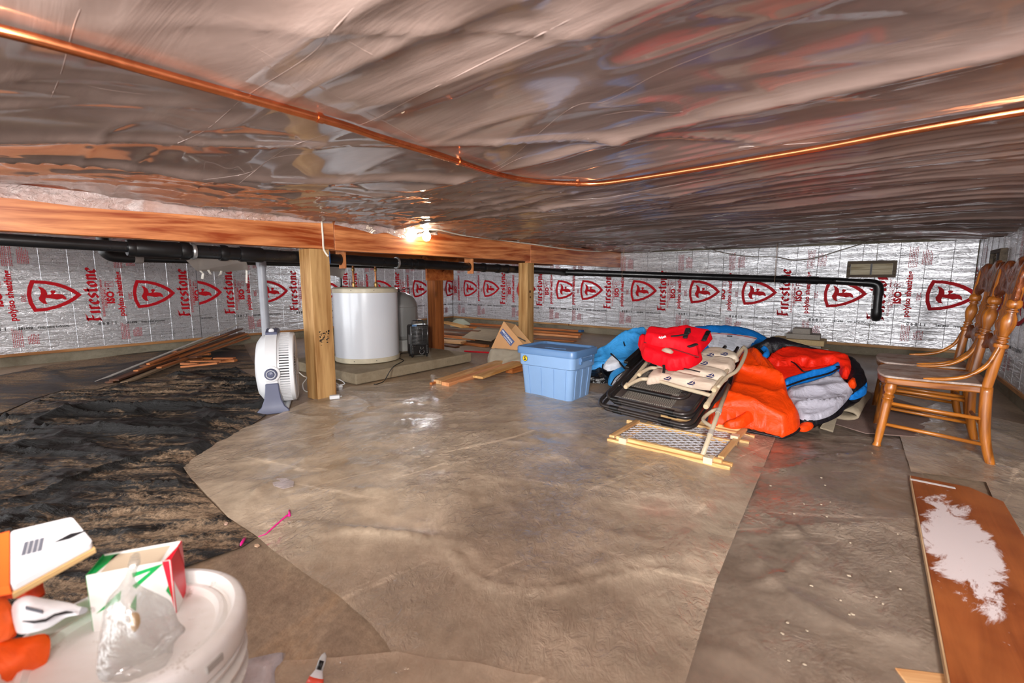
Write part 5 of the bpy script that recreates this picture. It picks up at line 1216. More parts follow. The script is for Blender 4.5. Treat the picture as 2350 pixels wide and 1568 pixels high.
ribbon_on('black_piping', [(1384, 836), (1383, 846), (1392, 852)], S0b, SNb, .006, F_BK, t, .125); ribbon_on('black_piping', [(1430, 778), (1432, 788), (1434, 794)], S0b, SNb, .007, F_BK, t, .125); ribbon_on('black_piping', [(1402, 884), (1412, 867), (1432, 853)], S0b, SNb, .005, F_BK, t, .135)

# ---- blue tube with the white warning label, behind
S0c = Vector((-1.3, 4.65, .0)); SNc = Vector((.35, -.60, .72)).normalized()
t = thing('towable_tube', 'bright blue deflated tube with a big white printed label, behind the red vest', 'towable tube', (-1.2, 4.9, 0))
drape('blue_panel', [(1560, 800), (1580, 762), (1610, 755), (1680, 758), (1730, 772), (1762, 790), (1762, 800), (1735, 812), (1725, 830), (1680, 840), (1600, 830)], S0c, SNc, .11, F_BL, t, .03, 31, .3, 5, .12, .0, 1.6)
drape('black_edge', [(1580, 766), (1600, 756), (1625, 753), (1640, 757), (1600, 762), (1586, 772)], S0c, SNc, .04, F_BK, t, .02, 33, .2, 8, .04, .06)
lb_ = drape('white_label', [(1618, 768), (1650, 765), (1700, 770), (1737, 778), (1728, 792), (1712, 810), (1692, 812), (1665, 806), (1630, 800)], S0c, SNc, .035, F_WH, t, .022, 32, .25, 6, .05, .105)
SNc_ = SNc
def lpt(x, y, h=.150): return onP(x, y, S0c+SNc*h, SNc)
q = MB(); q.tube([lpt(a, b) for a, b in ((1622, 767), (1650, 766), (1690, 769), (1720, 774), (1736, 778))], .0035, 5); q.build('red_line', plain('red_line', (190, 50, 44), .6), lb_)
rnd = random.Random(2); q = MB()
for x0, x1, y0 in ((1634, 1648, 772), (1652, 1696, 774), (1702, 1728, 780)):
    for i in range(11):
        y = y0+i*2.5; sh = (x0-1650)*.0+i*-.6
        if x0 > 1700 and i > 7: continue
        a = lpt(x0+sh, y); b = lpt(x1+sh*1.6-rnd.uniform(0, 6), y+(x1-x0)*.08); q.tube([a, a.lerp(b, .5), b], .0011, 4)
tag(q.build('fine_print', plain('grey_lettering', (120, 122, 132), .6), lb_), kind='stuff')
q = MB()
for i in range(5): q.tube([lpt(1669+i*2.6, 770.5+i*.1), lpt(1669+i*2.6, 772.5+i*.1)], .005, 5)
q.build('heading_print', plain('dark_lettering', (60, 60, 70), .6), lb_)

# ---- red life vest on top
S0d = G(1545, 840, .42); SNd = Vector((.10, -.42, .90)).normalized()
t = thing('life_vest', 'bright red life vest with black straps lying on the beige chair', 'life vest', tuple(S0d))
drape('vest_panel', [(1464, 790), (1475, 782), (1500, 790), (1540, 800), (1565, 806), (1600, 810), (1612, 822), (1605, 834), (1585, 844), (1550, 850), (1535, 850), (1510, 838), (1478, 826), (1470, 806)], S0d, SNd, .075, F_RED, t, .018, 41, .10, 5, .045, -.01)
drape('vest_panel', [(1482, 772), (1492, 764), (1530, 768), (1578, 760), (1590, 766), (1632, 774), (1630, 785), (1606, 812), (1600, 822), (1560, 808), (1500, 796), (1478, 788)], S0d, SNd, .07, F_RED, t, .018, 42, .12, 5, .05, .055)
drape('lining', [(1518, 804), (1530, 799), (1545, 806), (1542, 812), (1530, 810)], S0d, SNd, .012, plain('tan_lining', (196, 170, 150), .7), t, .012, 43, .1, 9, .03, .07)
BS = plain('black_webbing', (26, 24, 24), .7)
def strap(px, h, w_=.012): P = smoothpts([onP(a, b, S0d+SNd*h, SNd) for a, b in px], 6); q = MB(); q.tube(P, w_, 8, flat=.3); return q.build('strap', BS, t, smooth=True)
strap([(1572, 776), (1576, 762), (1579, 754), (1580, 764)], .13, .014); strap([(1615, 782), (1622, 768), (1626, 760), (1620, 772)], .14, .014); strap([(1540, 772), (1560, 770), (1580, 766)], .13, .016); strap([(1581, 796), (1590, 793), (1598, 790)], .135, .020); strap([(1523, 838), (1524, 846), (1523, 856)], .085, .008); strap([(1570, 846), (1590, 850), (1606, 854)], .05, .010)
lp = [onP(a, b, S0d+SNd*.137, SNd) for a, b in ((1512, 776), (1528, 773))]
q = MB(); q.tube([lp[0].lerp(lp[1], f)+SNd*.002*math.sin(9*f)+Vector((0, 0, .008*math.sin(23*f))) for f in np.linspace(0, 1, 16)], .0028, 5); q.build('script_mark', plain('white_lettering', (224, 226, 230), .5), t, smooth=True)
ribbon_on('seam', [(1478, 786), (1520, 794), (1560, 806), (1604, 820)], S0d, SNd, .004, plain('dark_red_seam', (120, 4, 14), .7), t, .066)

# ---- folded rug at the chairs
RUG = plain('grey_brown_rug', (150, 130, 112), .95, 0, .15, 8, .8, 120); RUGB = plain('rug_backing', (176, 160, 136), .95, 0, .1, 8, .8, 90)
t = thing('folded_rug', 'grey brown rug folded over on itself beside the front chair legs', 'rug', tuple(G(1960, 950, 0)))
P = [G(a, b, 0) for a, b in ((1905, 975), (1985, 1000), (2120, 1010), (2180, 960), (2010, 905), (1940, 915))]
c_ = sum(P, Vector())/6; q = MB(); q.prism([(p.x, p.y) for p in P], .006, z0=.012); q.build('rug_sheet', plain('pink_brown_rug', (142, 118, 108), .95, 0, .15, 8, .8, 120), t)
a0, a1 = G(1958, 975, 0), G(1990, 925, 0); d_ = (a1-a0).normalized(); nn = Vector((d_.y, -d_.x, 0))
q = MB(); prof = [(-.30, .03), (-.16, .035), (-.05, .035), (.0, .05), (.02, .075), (.0, .10), (-.05, .108), (-.16, .09), (-.30, .06)]
pr_ = smoothpts([(x, z, 0) for x, z in prof], 4); n = len(pr_)
q.grid(n, 9, lambda u, v: a0+d_*((a1-a0).length*v)+nn*pr_[min(n-1, int(round(u*(n-1))))].x+Vector((0, 0, pr_[min(n-1, int(round(u*(n-1))))].y*(.8+.3*math.sin(3*v)))))
q.build('fold', RUGB, t, smooth=True, solid=.014)
q = MB(); b0, b1 = G(1890, 985, .02), G(1958, 985, .02)
q.add([G(1882, 982, .02), G(1912, 991, .02), G(1925, 945, .09), G(1905, 950, .09)], [(0, 1, 2, 3)]); q.build('turned_corner', RUGB, t, solid=.012)

# ---- pavers against the back wall
PG = m_concrete('paver_grey', (160, 154, 144), (192, 184, 174), .1); PT = m_concrete('paver_tan', (216, 186, 132), (236, 210, 160), .05)
def paver(pa, pb, Y, ztop, zbot, dep, m, label, rz=0):
    a = onY(pa, 790, Y); b = onY(pb, 790, Y); M = Matrix.Translation(((a.x+b.x)/2, Y+dep/2, (ztop+zbot)/2)) @ Matrix.Rotation(rz, 4, 'Z'); q = MB(); q.box((0, 0, 0), (b.x-a.x, dep, ztop-zbot)); o = q.build('paver', m, bevel=.006); o.matrix_world = M; return tag(o, label, 'paver', 'pavers stacked at the back wall')
paver(1830, 1902, 6.78, .072, .0, .30, PT, 'lowest tan paver, at the right of the stack'); paver(1766, 1830, 6.86, .07, .0, .30, PG, 'lowest grey paver, at the left of the stack')
paver(1766, 1884, 6.80, .118, .0725, .32, PG, 'wide grey paver in the second row of the stack', .02); paver(1770, 1892, 6.80, .185, .119, .34, PT, 'wide tan slab in the middle of the paver stack', -.02)
paver(1802, 1880, 6.86, .25, .186, .26, PG, 'upper grey paver of the stack', .03); paver(1816, 1857, 6.88, .32, .251, .2, PG, 'small grey block on top of the paver stack')
q = MB(); q.box((0, 0, 0), (.14, .06, .022)); o = q.build('white_block', plain('white_scrap', (222, 216, 206), .6), bevel=.003); o.location = onY(1885, 803, 6.74)+Vector((0, .02, 0)); o.location.z = .084; tag(o, 'small white block lying on the lowest tan paver', 'block')

# ---- white stained board at the right
BB = NT('stained_brown_board'); co = BB.co((1, 1, 1)); gr = BB.noise(16, 5, .65, BB.co((.08, 1, 1)), .8)
col = BB.ramp(gr, [(.3, lin((112, 52, 22))), (.7, lin((164, 88, 44)))]); bl = BB.noise(2.2, 4, .6, co); col = BB.mix(BB.fr(bl, .45, .7, 0, .6), col, lin((182, 108, 56)))
sp = BB.node('ShaderNodeSeparateXYZ'); BB.l.new(BB.co(), sp.inputs[0])
nz_ = BB.noise(9, 7, .72, BB.co((.6, 1.2, 1), (0, 0, R(20))), .6)
ex = BB.math('DIVIDE', BB.math('SUBTRACT', sp.outputs[0], .19), .36); ey = BB.math('DIVIDE', BB.math('SUBTRACT', sp.outputs[1], .050), .095)
rad = BB.math('ADD', BB.math('MULTIPLY', ex, ex), BB.math('MULTIPLY', ey, ey)); msk = BB.fr(BB.math('SUBTRACT', BB.math('SUBTRACT', 1.15, rad), BB.math('MULTIPLY', BB.math('SUBTRACT', nz_, .5), 5.5)), .0, .45)
spk = BB.fr(BB.noise(30, 4, .7), .68, .72, 0, .7)
col = BB.mix(BB.math('MAXIMUM', BB.math('MULTIPLY', msk, .95), spk), col, lin((226, 212, 210)))
BB.set(color=col, rough=BB.fr(msk, 0, 1, .45, .8)); BB.bump(gr, .12, .003)
C4 = [G(2090, 1096, .022), G(2258, 1116, .022), G(2178, 1566, .022)]
ctr_l = (C4[0]+C4[2])/2
xd = (C4[0]-G(2178, 1566, .022)).normalized(); yd = Vector((-xd.y, xd.x, 0)); wdt = .285; LEN = 1.62
O = C4[0]-xd*(LEN/2)-yd*(wdt/2)
M = Matrix((xd, yd, Vector((0, 0, 1)))).transposed().to_4x4(); M.translation = Vector((O.x, O.y, .013))
q = MB(); q.prism([(-LEN/2, -wdt/2), (LEN/2-.10, -wdt/2), (LEN/2, -wdt/2+.09), (LEN/2, wdt/2), (-LEN/2, wdt/2)], .019); o = q.build('shelf_board', BB.m, bevel=.002); o.matrix_world = M
tag(o, 'brown shelf board with a white paint stain on the floor at the right', 'board')
q = MB(); q.box((LEN/2-.055, wdt/2-.07, .0195), (.02, .15, .0008), None); w_ = q.build('paint_stroke', plain('white_paint', (236, 230, 226), .6), o, world=False); w_.rotation_euler = (0, 0, 0)
q = MB(); q.box((.005, 0, 0), (LEN-.02, .004, .019), Matrix.Translation((0, wdt/2+.0025, .0095))); q.build('edge_band', wood('pale_edge', (176, 140, 100), (212, 178, 138), .6, 30, knots=False, axis=0), o, world=False)
# pale board under its near end
board(G(2190, 1556, .0)+Vector((-.06, -.16, 0)), G(2330, 1640, .0)+Vector((0.06, 0, 0)), .22, .010, 'p', 'pale thin board under the near end of the brown shelf board', None, 'board', 'board')
# ================================================================== PRESSED BACK CHAIRS
OAK = wood('golden_oak', (112, 56, 8), (206, 124, 38), .34, 26, knots=False, axis=2, coat=.5); OAKX = wood('golden_oak_rail', (116, 60, 10), (206, 126, 40), .36, 26, knots=False, axis=0, coat=.4)
OAKD = NT('pressed_oak'); _v = OAKD.noise(14, 5, .6, None, 2.2); _g = OAKD.noise(34, 4, .6, OAKD.co((1, .2, 1))); 
OAKD.set(color=OAKD.ramp(_v, [(.3, lin((92, 40, 12))), (.55, lin((140, 70, 26))), (.75, lin((176, 104, 54)))]), rough=.42, coat=.35); _b = OAKD.bump(_v, .8, .02); OAKD.bump(_g, .15, .003, _b); OAKD = OAKD.m
SEATM = wood('worn_seat', (104, 60, 36), (170, 124, 92), .7, 18, knots=False, axis=0, dust=((206, 192, 182), .95)); OLDO = wood('dark_oak', (92, 46, 16), (150, 86, 34), .4, 26, knots=False, axis=2, coat=.3)
DOAK = OAK
def turned(q, a, b, prof, n=16):
    """prof: (fraction, radius) along the line a-b"""
    a, b = Vector(a), Vector(b); q.tube([a.lerp(b, f) for f, r_ in prof], [r_ for f, r_ in prof], n)
def make_chair(name, label, loc, rz):
    t = thing(name, label, 'chair', loc, rz, 'pressed back oak chairs')
    # seat
    def ys(x): return .232-.03*max(0, (x+.05))/.27
    pts = [(-.245, -.12), (-.25, 0), (-.245, .12), (-.225, .205), (-.19, .232), (-.05, .236), (.12, .21), (.20, .195), (.205, 0), (.20, -.195), (.12, -.21), (-.05, -.236), (-.19, -.232), (-.225, -.205)]
    sp_ = [(p.x, p.y) for p in smoothpts([(a, b, 0) for a, b in pts], 4, True)][::-1]
    q = MB(); q.prism(sp_, .012, z0=.400); q.build('seat', SEATM, t, world=False, smooth=30, bevel=.004)
    q = MB(); q.prism([(a*.985, b*.985) for a, b in sp_], .034, z0=.365); q.build('seat_edge', OAKX, t, world=False, smooth=30, bevel=.006)
    # front legs
    fprof = [(0, .014), (.015, .020), (.03, .021), (.05, .017), (.08, .0165), (.2, .019), (.45, .0215), (.68, .023), (.73, .0235), (.745, .027), (.76, .022), (.78, .0215), (.795, .0265), (.81, .0275), (.825, .022), (.85, .019), (.88, .026), (.93, .0285), (.97, .026), (1, .024)]
    for s_ in (-1, 1):
        q = MB(); turned(q, (-.222, s_*.236, 0), (-.185, s_*.195, .366), fprof, 18); q.build('leg', OAK, t, world=False, smooth=50)
    # rear legs run on into the turned back posts
    bprof = [(0, .021), (.30, .022), (.34, .021), (.345, .028), (.36, .030), (.375, .029), (.382, .018), (.39, .0175), (.395, .023), (.405, .023), (.412, .0175), (.42, .0175), (.425, .023), (.435, .023), (.442, .0165), (.46, .018), (.50, .025), (.55, .030), (.59, .028), (.63, .0175), (.64, .0175), (.645, .023), (.655, .023), (.662, .0175), (.67, .0175), (.675, .024), (.69, .029), (.71, .030), (.735, .026), (.745, .0185), (.80, .020), (1, .018)]
    for s_ in (-1, 1):
        q = MB(); q.tube(smoothpts([(.235, s_*.232, 0), (.205, s_*.222, .12), (.19, s_*.212, .26), (.185, s_*.205, .40)], 4), [.0185+.006*min(1, i/8) for i in range(13)], 14); q.build('leg', OAK, t, world=False, smooth=True)
        q = MB(); turned(q, (.185, s_*.205, .40), (.255, s_*.232, 1.00), bprof, 18); q.build('back_post', OAK, t, world=False, smooth=50)
        # bent hip bracket
        P = smoothpts([(.206, s_*.226, .63), (.195, s_*.232, .585), (.165, s_*.236, .51), (.10, s_*.238, .45), (.02, s_*.236, .425), (-.06, s_*.230, .417)], 5); q = MB(); q.tube(P, [.014]*(len(P)-6)+[.013, .012, .011, .009, .007, .005], 12, flat=.75); q.build('hip_bracket', OAKX, t, world=False, smooth=True)
    # stretchers
    for s_ in (-1, 1):
        for z0, z1, r_ in ((.255, .235, .0095), (.135, .105, .0095)):
            f0 = z0/.366; f1 = z1/.40; x0 = -.222+.037*f0; y0 = s_*(.236-.041*f0); q = MB(); q.tube([(x0, y0, z0), (0, s_*.222, (z0+z1)/2), (.198, s_*(.232-.02*f1), z1)], [r_, r_*1.12, r_], 12); q.build('stretcher', OAKX, t, world=False, smooth=True)
    for z in (.285, .20):
        n = 30; P = [Vector((-.195, -.205+.41*i/n, z)) for i in range(n+1)]; q = MB(); q.tube(P, [.010+(.006 if 3 < i < 27 else 0)+.003*math.sin(i*2.1) for i in range(n+1)], 12); q.build('stretcher', OAK, t, world=False, smooth=True)
    q = MB(); q.tube([(.198, -.215, .18), (.198, .215, .18)], .009, 12); q.build('stretcher', OAKX, t, world=False, smooth=True)
    # pressed crest and lower splat follow the rake of the posts
    def back(y, z, d=0.0): f = (z-.40)/.60; return Vector((.185+.07*f+d+.02*(1-(y/.23)**2), y, z))
    def plate(nm, outline, th, m, dx=0.0):
        pts2 = [(p.x, p.y) for p in smoothpts([(a, b, 0) for a, b in outline], 5, True)]
        ar = sum(pts2[i][0]*pts2[(i+1) % len(pts2)][1]-pts2[(i+1) % len(pts2)][0]*pts2[i][1] for i in range(len(pts2)))
        if ar < 0: pts2 = pts2[::-1]
        V, F = fill(pts2, .014, .15, 3); ed = edge_dist(V, densify(pts2, .014)); N = len(V); q = MB()
        for sd in (-1, 1):
            for (y, z), e in zip(V, ed):
                rl = .006*math.sin(y*38)*math.sin(z*46+1.3*math.sin(abs(y)*22)) if e > .018 else -.002
                q.v.append(tuple(back(y, z, dx+sd*(th/2+max(0, rl))*min(1, .4+e/.012))))
        bd = set(); fl = []
        for f in F:
            fl.append(f)
            for i in range(len(f)): bd.add((f[i], f[(i+1) % len(f)]))
        q.f = [f[::-1] for f in fl]+[tuple(i+N for i in f) for f in fl]+[(e[0], e[1], e[1]+N, e[0]+N) for e in bd if (e[1], e[0]) not in bd]; q.m = [0]*len(q.f)
        return q.build(nm, m, t, world=False, smooth=60)
    cr = [(-.262, .845), (-.255, .90), (-.268, .95), (-.262, 1.00), (-.235, 1.03), (-.19, 1.045), (-.14, 1.04), (-.10, 1.02), (-.075, 1.035), (-.04, 1.055), (0, 1.06), (.04, 1.055), (.075, 1.035), (.10, 1.02), (.14, 1.04), (.19, 1.045), (.235, 1.03), (.262, 1.00), (.268, .95), (.255, .90), (.262, .845), (.22, .835), (.17, .85), (.12, .875), (.06, .862), (0, .855), (-.06, .862), (-.12, .875), (-.17, .85), (-.22, .835)]
    plate('crest_rail', cr, .026, OAKD)
    lo = [(-.21, .565), (-.19, .60), (-.21, .635), (-.15, .65), (-.10, .632), (-.05, .655), (0, .665), (.05, .655), (.10, .632), (.15, .65), (.21, .635), (.19, .60), (.21, .565), (.15, .56), (.10, .575), (.05, .56), (0, .552), (-.05, .56), (-.10, .575), (-.15, .56)]
    plate('splat', lo, .022, OAKD)
    sprof = [(0, .010), (.08, .015), (.13, .010), (.2, .017), (.3, .021), (.38, .012), (.42, .016), (.46, .012), (.55, .019), (.64, .013), (.68, .016), (.72, .011), (.78, .012), (1, .014)]
    for y in (-.054, -.018, .018, .054):
        q = MB(); a, b = back(y, .645), back(y*1.05, .875); turned(q, a, b, sprof, 12); q.build('spindle', OAK, t, world=False, smooth=50)
    return t
ch1 = make_chair('dining_chair', 'nearest golden oak pressed back chair with a dusty worn seat', (.325, 3.475, 0), 0)
ch2 = dup(ch1, (.325, 4.03, 0), R(1.5), 'second oak pressed back chair, behind the nearest chair')

# ================================================================== FOREGROUND, LOWER LEFT
bx, by, bz = -.87, .14, .40
t = thing('plastic_bucket', 'white plastic bucket with a ribbed rim and dirty lid', 'bucket', (bx, by, 0))
BW = NT('scuffed_white_plastic'); _n = BW.noise(5, 5, .65, BW.co((1, .4, 1), (0, 0, R(40)))); _s = BW.fr(BW.noise(22, 5, .8), .6, .68, 0, .6)
BW.set(color=BW.mix(_s, BW.ramp(_n, [(.3, lin((222, 218, 210))), (.6, lin((240, 240, 240)))]), lin((150, 132, 112))), rough=.38); BW = BW.m
RB = .155
q = MB(); q.lathe([(.118, 0), (.122, .004), (.138, .26), (.140, .265), (.140, .27), (.152, .272), (.154, .28), (.136, .285), (.136, .30), (.153, .304), (.155, .312), (.136, .317), (.136, .328), (.152, .332), (.153, .338), (.140, .343), (.146, .36), (.12, .36)], 72); q.build('body', BW, t, world=False, smooth=35)
q = MB(); q.lathe([(.146, .350), (.156, .350), (.158, .356), (.1585, .386), (.156, .394), (.150, .399), (.142, .400), (.138, .396), (.134, .380), (.130, .378), (.124, .387), (.118, .387), (.112, .377), (.02, .376), (.001, .376)], 72); ld = q.build('lid', BW, t, world=False, smooth=35)
for a in (R(-62), R(-20), R(25)):
    q = MB(); q.box((.1588, 0, .372), (.004, .028, .012), Matrix.Rotation(a, 4, 'Z')); q.build('lid_notch', plain('grey_notch', (170, 166, 160), .5), ld, world=False, bevel=.001)
# printed carton on the lid
k0, k1 = G(216, 1450, .376), G(404, 1408, .376)
fx = (k1-k0); cw = fx.length; fx.normalize(); fy = Vector((-fx.y, fx.x, 0)); 
CWH = plain('carton_white', (232, 230, 226), .5, 0, .03, 5); CRD = plain('carton_red', (222, 20, 46), .45, 0, .04, 5); CGR = plain('carton_green', (0, 158, 76), .45, 0, .04, 5); CTN = plain('carton_tan', (198, 180, 156), .7, 0, .04, 5)
c_ = (k0+k1)/2+fy*.030; t = thing('product_carton', 'white carton with green and red triangles standing on the bucket lid', 'carton', (c_.x, c_.y, .3765), math.atan2(fx.y, fx.x))
hw, hd_, hh = cw/2, .030, .098
q = MB(); q.box((0, -hd_, hh/2), (cw, .002, hh)); fr_ = q.build('panel', CWH, t, world=False); q = MB(); q.box((0, hd_, hh/2), (cw, .002, hh)); q.build('panel', CWH, t, world=False)
q = MB(); q.box((hw, 0, hh/2), (.002, 2*hd_, hh)); sr_ = q.build('panel', CRD, t, world=False); q = MB(); q.box((-hw, 0, hh/2), (.002, 2*hd_, hh)); q.build('panel', CGR, t, world=False)
q = MB(); q.box((0, 0, hh-.004), (cw-.003, 2*hd_-.003, .002)); tp_ = q.build('panel', CWH, t, world=False)
def tri(par, P, m, nm='triangle_print'):
    q = MB(); q.add(P, [tuple(range(len(P)))]); return q.build(nm, m, par, world=False)
zt = hh-.0025
tri(tp_, [(-hw*.72, -hd_*.9, zt), (hw*.72, -hd_*.9, zt), (hw*.72, hd_*.9, zt), (-hw*.72, hd_*.9, zt)], CTN, 'tan_window'); tri(tp_, [(-hw, -hd_, zt), (-hw*.86, -hd_, zt), (-hw*.60, hd_, zt), (-hw, hd_, zt)], CGR); tri(tp_, [(hw*.80, -hd_, zt), (hw, -hd_, zt), (hw, hd_, zt)], CRD)
yf = -hd_-.0016
tri(fr_, [(-hw*.90, yf, .03), (-hw*.25, yf, .062), (-hw*.30, yf, .045)], CGR); tri(fr_, [(hw*.05, yf, .088), (hw*.85, yf, .095), (hw*.1, yf, .06), (hw*.02, yf, .066), (hw*.5, yf, .086), (hw*.06, yf, .080)], CGR); tri(fr_, [(hw*.98, yf, .098), (hw*.80, yf, .098), (hw*.98, yf, .01)], CRD); tri(fr_, [(hw*.82, yf, .045), (hw*.95, yf, .03), (hw*.9, yf, .055)], CGR); tri(fr_, [(-hw*.1, yf, .03), (hw*.1, yf, .05), (hw*.04, yf, .02)], CGR)
xs_ = hw+.0016; tri(sr_, [(xs_, -hd_, 0), (xs_, hd_*.2, 0), (xs_, -hd_, .06)], CWH); tri(sr_, [(xs_, hd_*.3, hh), (xs_, hd_, hh), (xs_, hd_, .05)], plain('carton_pink', (236, 130, 136), .5))
# crumpled clear bag in front of it
BAGM = NT('grey_clear_bag'); _t = BAGM.node('ShaderNodeBsdfTransparent'); _d = BAGM.node('ShaderNodeBsdfDiffuse'); _d.inputs[0].default_value = (*lin((160, 156, 148)), 1); _g = BAGM.node('ShaderNodeBsdfGlossy'); _g.inputs['Roughness'].default_value = .12
_n = BAGM.noise(9, 5, .7, None, 1.0); _bp = BAGM.node('ShaderNodeBump'); _bp.inputs['Strength'].default_value = .8; _bp.inputs['Distance'].default_value = .01; BAGM.l.new(_n, _bp.inputs['Height'])
for s_ in (_d, _g): BAGM.l.new(_bp.outputs[0], s_.inputs['Normal'])
_m = BAGM.node('ShaderNodeMixShader'); BAGM.l.new(BAGM.fr(_n, .3, .7, .14, .46), _m.inputs[0]); BAGM.l.new(_t.outputs[0], _m.inputs[1]); BAGM.l.new(_d.outputs[0], _m.inputs[2]); _m2 = BAGM.node('ShaderNodeMixShader'); _m2.inputs[0].default_value = .14; BAGM.l.new(_m.outputs[0], _m2.inputs[1]); BAGM.l.new(_g.outputs[0], _m2.inputs[2]); BAGM.l.new(_m2.outputs[0], BAGM.out.inputs[0]); BAGM = BAGM.m
vd_ = Vector((bx, by, 0)).normalized()
pb0 = G(320, 1500, .395); pbn = Vector((-vd_.x, -vd_.y, .35))
t = thing('clear_bag', 'crumpled grey clear plastic bag in front of the carton on the bucket lid', 'plastic bag', tuple(pb0))
drape('bag_film', [(222, 1548), (232, 1440), (245, 1380), (272, 1345), (288, 1318), (300, 1278), (318, 1268), (322, 1290), (310, 1330), (335, 1350), (372, 1368), (395, 1385), (410, 1425), (426, 1445), (400, 1478), (388, 1530), (330, 1562), (260, 1568)], pb0, pbn, .020, BAGM, t, .009, 51, 1.6, 14, .022, .0, .4)
drape('yellow_parts', [(300, 1410), (318, 1408), (322, 1432), (308, 1452), (300, 1440)], pb0, pbn, .010, plain('ochre_parts', (198, 150, 70), .5), t, .008, 52, .3, 9, .01, .008)
# orange and white carton and orange pouch at the left edge
ORG = plain('vivid_orange', (255, 104, 36), .5, 0, .06, 4); ORD = plain('deep_orange', (214, 66, 16), .6, 0, .1, 4); 
pc = [G(24, 1219, .56), G(166, 1186, .56), G(216, 1257, .53), G(24, 1345, .53)]
n_ = (pc[1]-pc[0]).cross(pc[3]-pc[0]).normalized(); n_ = n_ if n_.z > 0 else -n_
ex_ = (pc[1]-pc[0]).normalized(); ey_ = n_.cross(ex_)
M = Matrix((ex_, ey_, n_)).transposed().to_4x4(); M.translation = pc[0]
Mi = M.inverted(); lp_ = [Mi @ p for p in pc]
t = thing('orange_carton', 'orange and white flat carton lid at the left edge, above the orange pouch', 'carton', tuple(pc[0])); t.matrix_world = M
def rpoly(P, r_=.006):
    out = []
    for i in range(len(P)):
        a, b, c = Vector(P[i-1][:2]), Vector(P[i][:2]), Vector(P[(i+1) % len(P)][:2])
        u, v = (a-b).normalized()*r_, (c-b).normalized()*r_
        for f in (0, .33, .66, 1): out.append(tuple((b+u*(1-f)**2+v*f*f)))
    return out
q = MB(); q.prism(rpoly([(p.x, p.y) for p in lp_])[::-1], .012, z0=-.012); wl_ = q.build('white_lid', plain('lid_white', (226, 226, 230), .45, 0, .03, 4), t, world=False, bevel=.002, smooth=40)
q = MB(); Pq = [(p.x*1.015, p.y*1.02) for p in lp_]; q.prism(Pq[::-1], .008, z0=-.021); q.build('tan_rim', plain('tan_rim', (206, 170, 116), .6), t, world=False)
ow = lp_[0].x, lp_[3].x; q = MB(); q.prism([(lp_[0].x-.09, lp_[0].y-.01), (lp_[0].x-.001, lp_[0].y+.0), (lp_[3].x-.001, lp_[3].y), (lp_[3].x-.09, lp_[3].y+.02)][::-1], .014, z0=-.0135); q.build('orange_end', ORG, t, world=False)
q = MB(); cx_ = (lp_[1].x*.40+lp_[0].x*.60); cy_ = (lp_[0].y+lp_[3].y)*.42
for i in range(4): q.box((cx_-.006+i*.0055, cy_, .0006), (.0042, .030, .0006))
q.build('print_block', plain('grey_print', (96, 98, 108), .5), wl_, world=False)
q = MB(); q.prism([(cx_+.024, cy_-.004), (cx_+.042, cy_-.004), (cx_+.062, cy_+.006), (cx_+.042, cy_+.008)], .0008, z0=.0004); q.build('leaf_mark', plain('black_mark', (24, 24, 28), .5), wl_, world=False)
pd0 = G(60, 1450, .42); pdn = Vector((-vd_.x*.8, -vd_.y*.8, .6))
t = thing('orange_pouch', 'orange pouch with a white and black flap, below the orange carton', 'pouch', (pd0.x, pd0.y, 0))
drape('orange_body', [(-90, 1400), (0, 1372), (20, 1380), (38, 1420), (40, 1450), (20, 1468), (-90, 1490)], pd0, pdn, .03, ORG, t, .014, 61, .3, 9, .03, .01, .6)
drape('deep_orange_body', [(-90, 1320), (0, 1340), (40, 1330), (92, 1312), (100, 1345), (98, 1370), (30, 1374), (-90, 1380)], pd0, pdn, .02, ORD, t, .014, 62, .3, 9, .03, -.04, .6)
drape('deep_orange_body', [(-90, 1480), (30, 1466), (60, 1462), (112, 1458), (108, 1520), (60, 1550), (0, 1590), (-90, 1620)], pd0, pdn, .03, fabric('flame_orange', (255, 92, 16), .5, .3), t, .016, 63, .4, 9, .04, .0, .8)
fl_ = drape('white_flap', [(28, 1390), (60, 1368), (100, 1374), (160, 1384), (182, 1392), (200, 1396), (198, 1406), (180, 1412), (150, 1418), (110, 1442), (50, 1456), (34, 1440)], pd0, pdn, .016, plain('flap_white', (234, 234, 238), .4), t, .011, 64, .3, 14, .016, .02, .5)
q = MB(); q.tube([onP(a, b, pd0+pdn.normalized()*.040, pdn) for a, b in ((52, 1426), (80, 1428), (105, 1424), (125, 1412), (150, 1406), (168, 1406))], [.001, .003, .0035, .003, .003, .001], 6, flat=.3); q.build('black_swoosh_line', plain('black_mark', (24, 24, 28), .5), fl_, smooth=True)
q = MB()
for i in range(8): q.tube([onP(60+i*5, 1392+i*1.2, pd0+pdn.normalized()*.039, pdn), onP(62+i*5, 1400+i*1.2, pd0+pdn.normalized()*.039, pdn)], .0012, 5)
q.build('grey_lettering', plain('grey_print', (96, 98, 108), .5), fl_)
q = MB(); q.prism([(-.16, -.10), (.16, -.10), (.16, .10), (-.16, .10)], .40); o = q.build('brown_carton', CARD, bevel=.004); 
o.matrix_world = Matrix.Translation((pd0.x-.10, pd0.y-.13, 0)) @ Matrix.Rotation(math.atan2(vd_.y, vd_.x)+PI/2, 4, 'Z') if False else Matrix.Translation((-.93, -.20, 0)); tag(o, 'brown carton under the orange pouch at the left edge', 'carton')
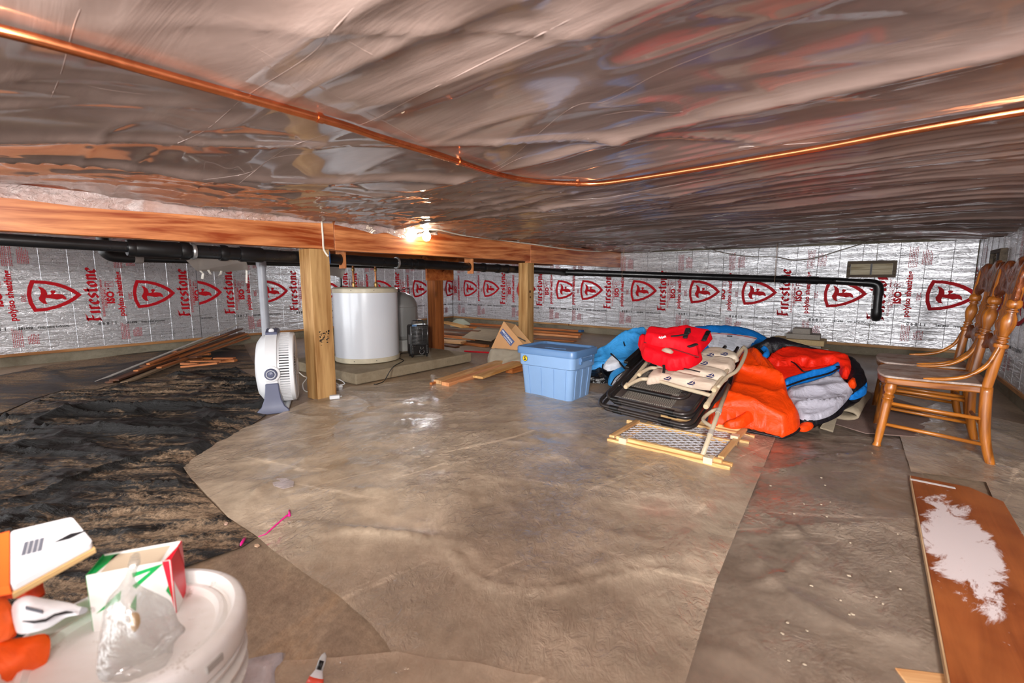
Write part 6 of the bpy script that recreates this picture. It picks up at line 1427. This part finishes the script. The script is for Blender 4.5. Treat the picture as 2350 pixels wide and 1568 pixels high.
# bag and tube at the bottom
b0 = G(590, 1568, .06); bn = Vector((.75, -.35, .55))
t = thing('shopping_bag', 'thin white plastic bag with red script, at the bottom beside the bucket', 'plastic bag', (b0.x, b0.y, 0))
bg = drape('bag_film', [(470, 1640), (505, 1560), (535, 1532), (560, 1516), (600, 1506), (640, 1498), (656, 1502), (645, 1522), (630, 1545), (625, 1640)], b0, bn, .022, MILK, t, .012, 71, .8, 14, .03, .0, .5)
q = MB(); P = [(508, 1576), (514, 1562), (524, 1552), (534, 1552), (530, 1560), (540, 1556), (550, 1546), (560, 1536), (566, 1531)]; q.tube(smoothpts([onP(a, b, b0+bn.normalized()*.03, bn) for a, b in P], 5), .0026, 6, flat=.4); q.build('red_script', plain('red_script', (206, 44, 64), .5), bg, smooth=True)
b1 = G(735, 1568, .02); t = thing('caulk_tube', 'white caulk tube with an orange band and black tip, at the bottom edge', 'caulk tube', (b1.x, b1.y, 0))
p_a, p_b = onP(712, 1600, b1, (.6, -.5, .6)), onP(741, 1512, b1, (.6, -.5, .6)); d_ = (p_b-p_a).normalized(); L = (p_b-p_a).length
q = MB(); q.tube([p_a-d_*.10, p_a, p_a.lerp(p_b, .45), p_b.lerp(p_a, .28)], [.024, .023, .019, .008], 20, flat=.6); q.build('body', plain('tube_white', (234, 234, 236), .35), t, smooth=True)
q = MB(); q.tube([p_a.lerp(p_b, .30), p_a.lerp(p_b, .50)], [.0215, .0185], 20, flat=.6); q.build('orange_band', plain('tube_orange', (240, 86, 60), .4), t, smooth=True)
q = MB(); q.tube([p_b.lerp(p_a, .30), p_b.lerp(p_a, .05), p_b+d_*.006, p_b+d_*.012], [.010, .0095, .007, .002], 16, flat=.6); q.build('nozzle', plain('tube_grey', (190, 190, 188), .4), t, smooth=True)
q = MB(); q.tube([p_b.lerp(p_a, .26)+Vector((.004, -.004, .002)), p_b.lerp(p_a, .02)+Vector((.004, -.004, .002))], [.006, .006], 12, flat=.6); q.build('black_tip', ABSD, t, smooth=True)
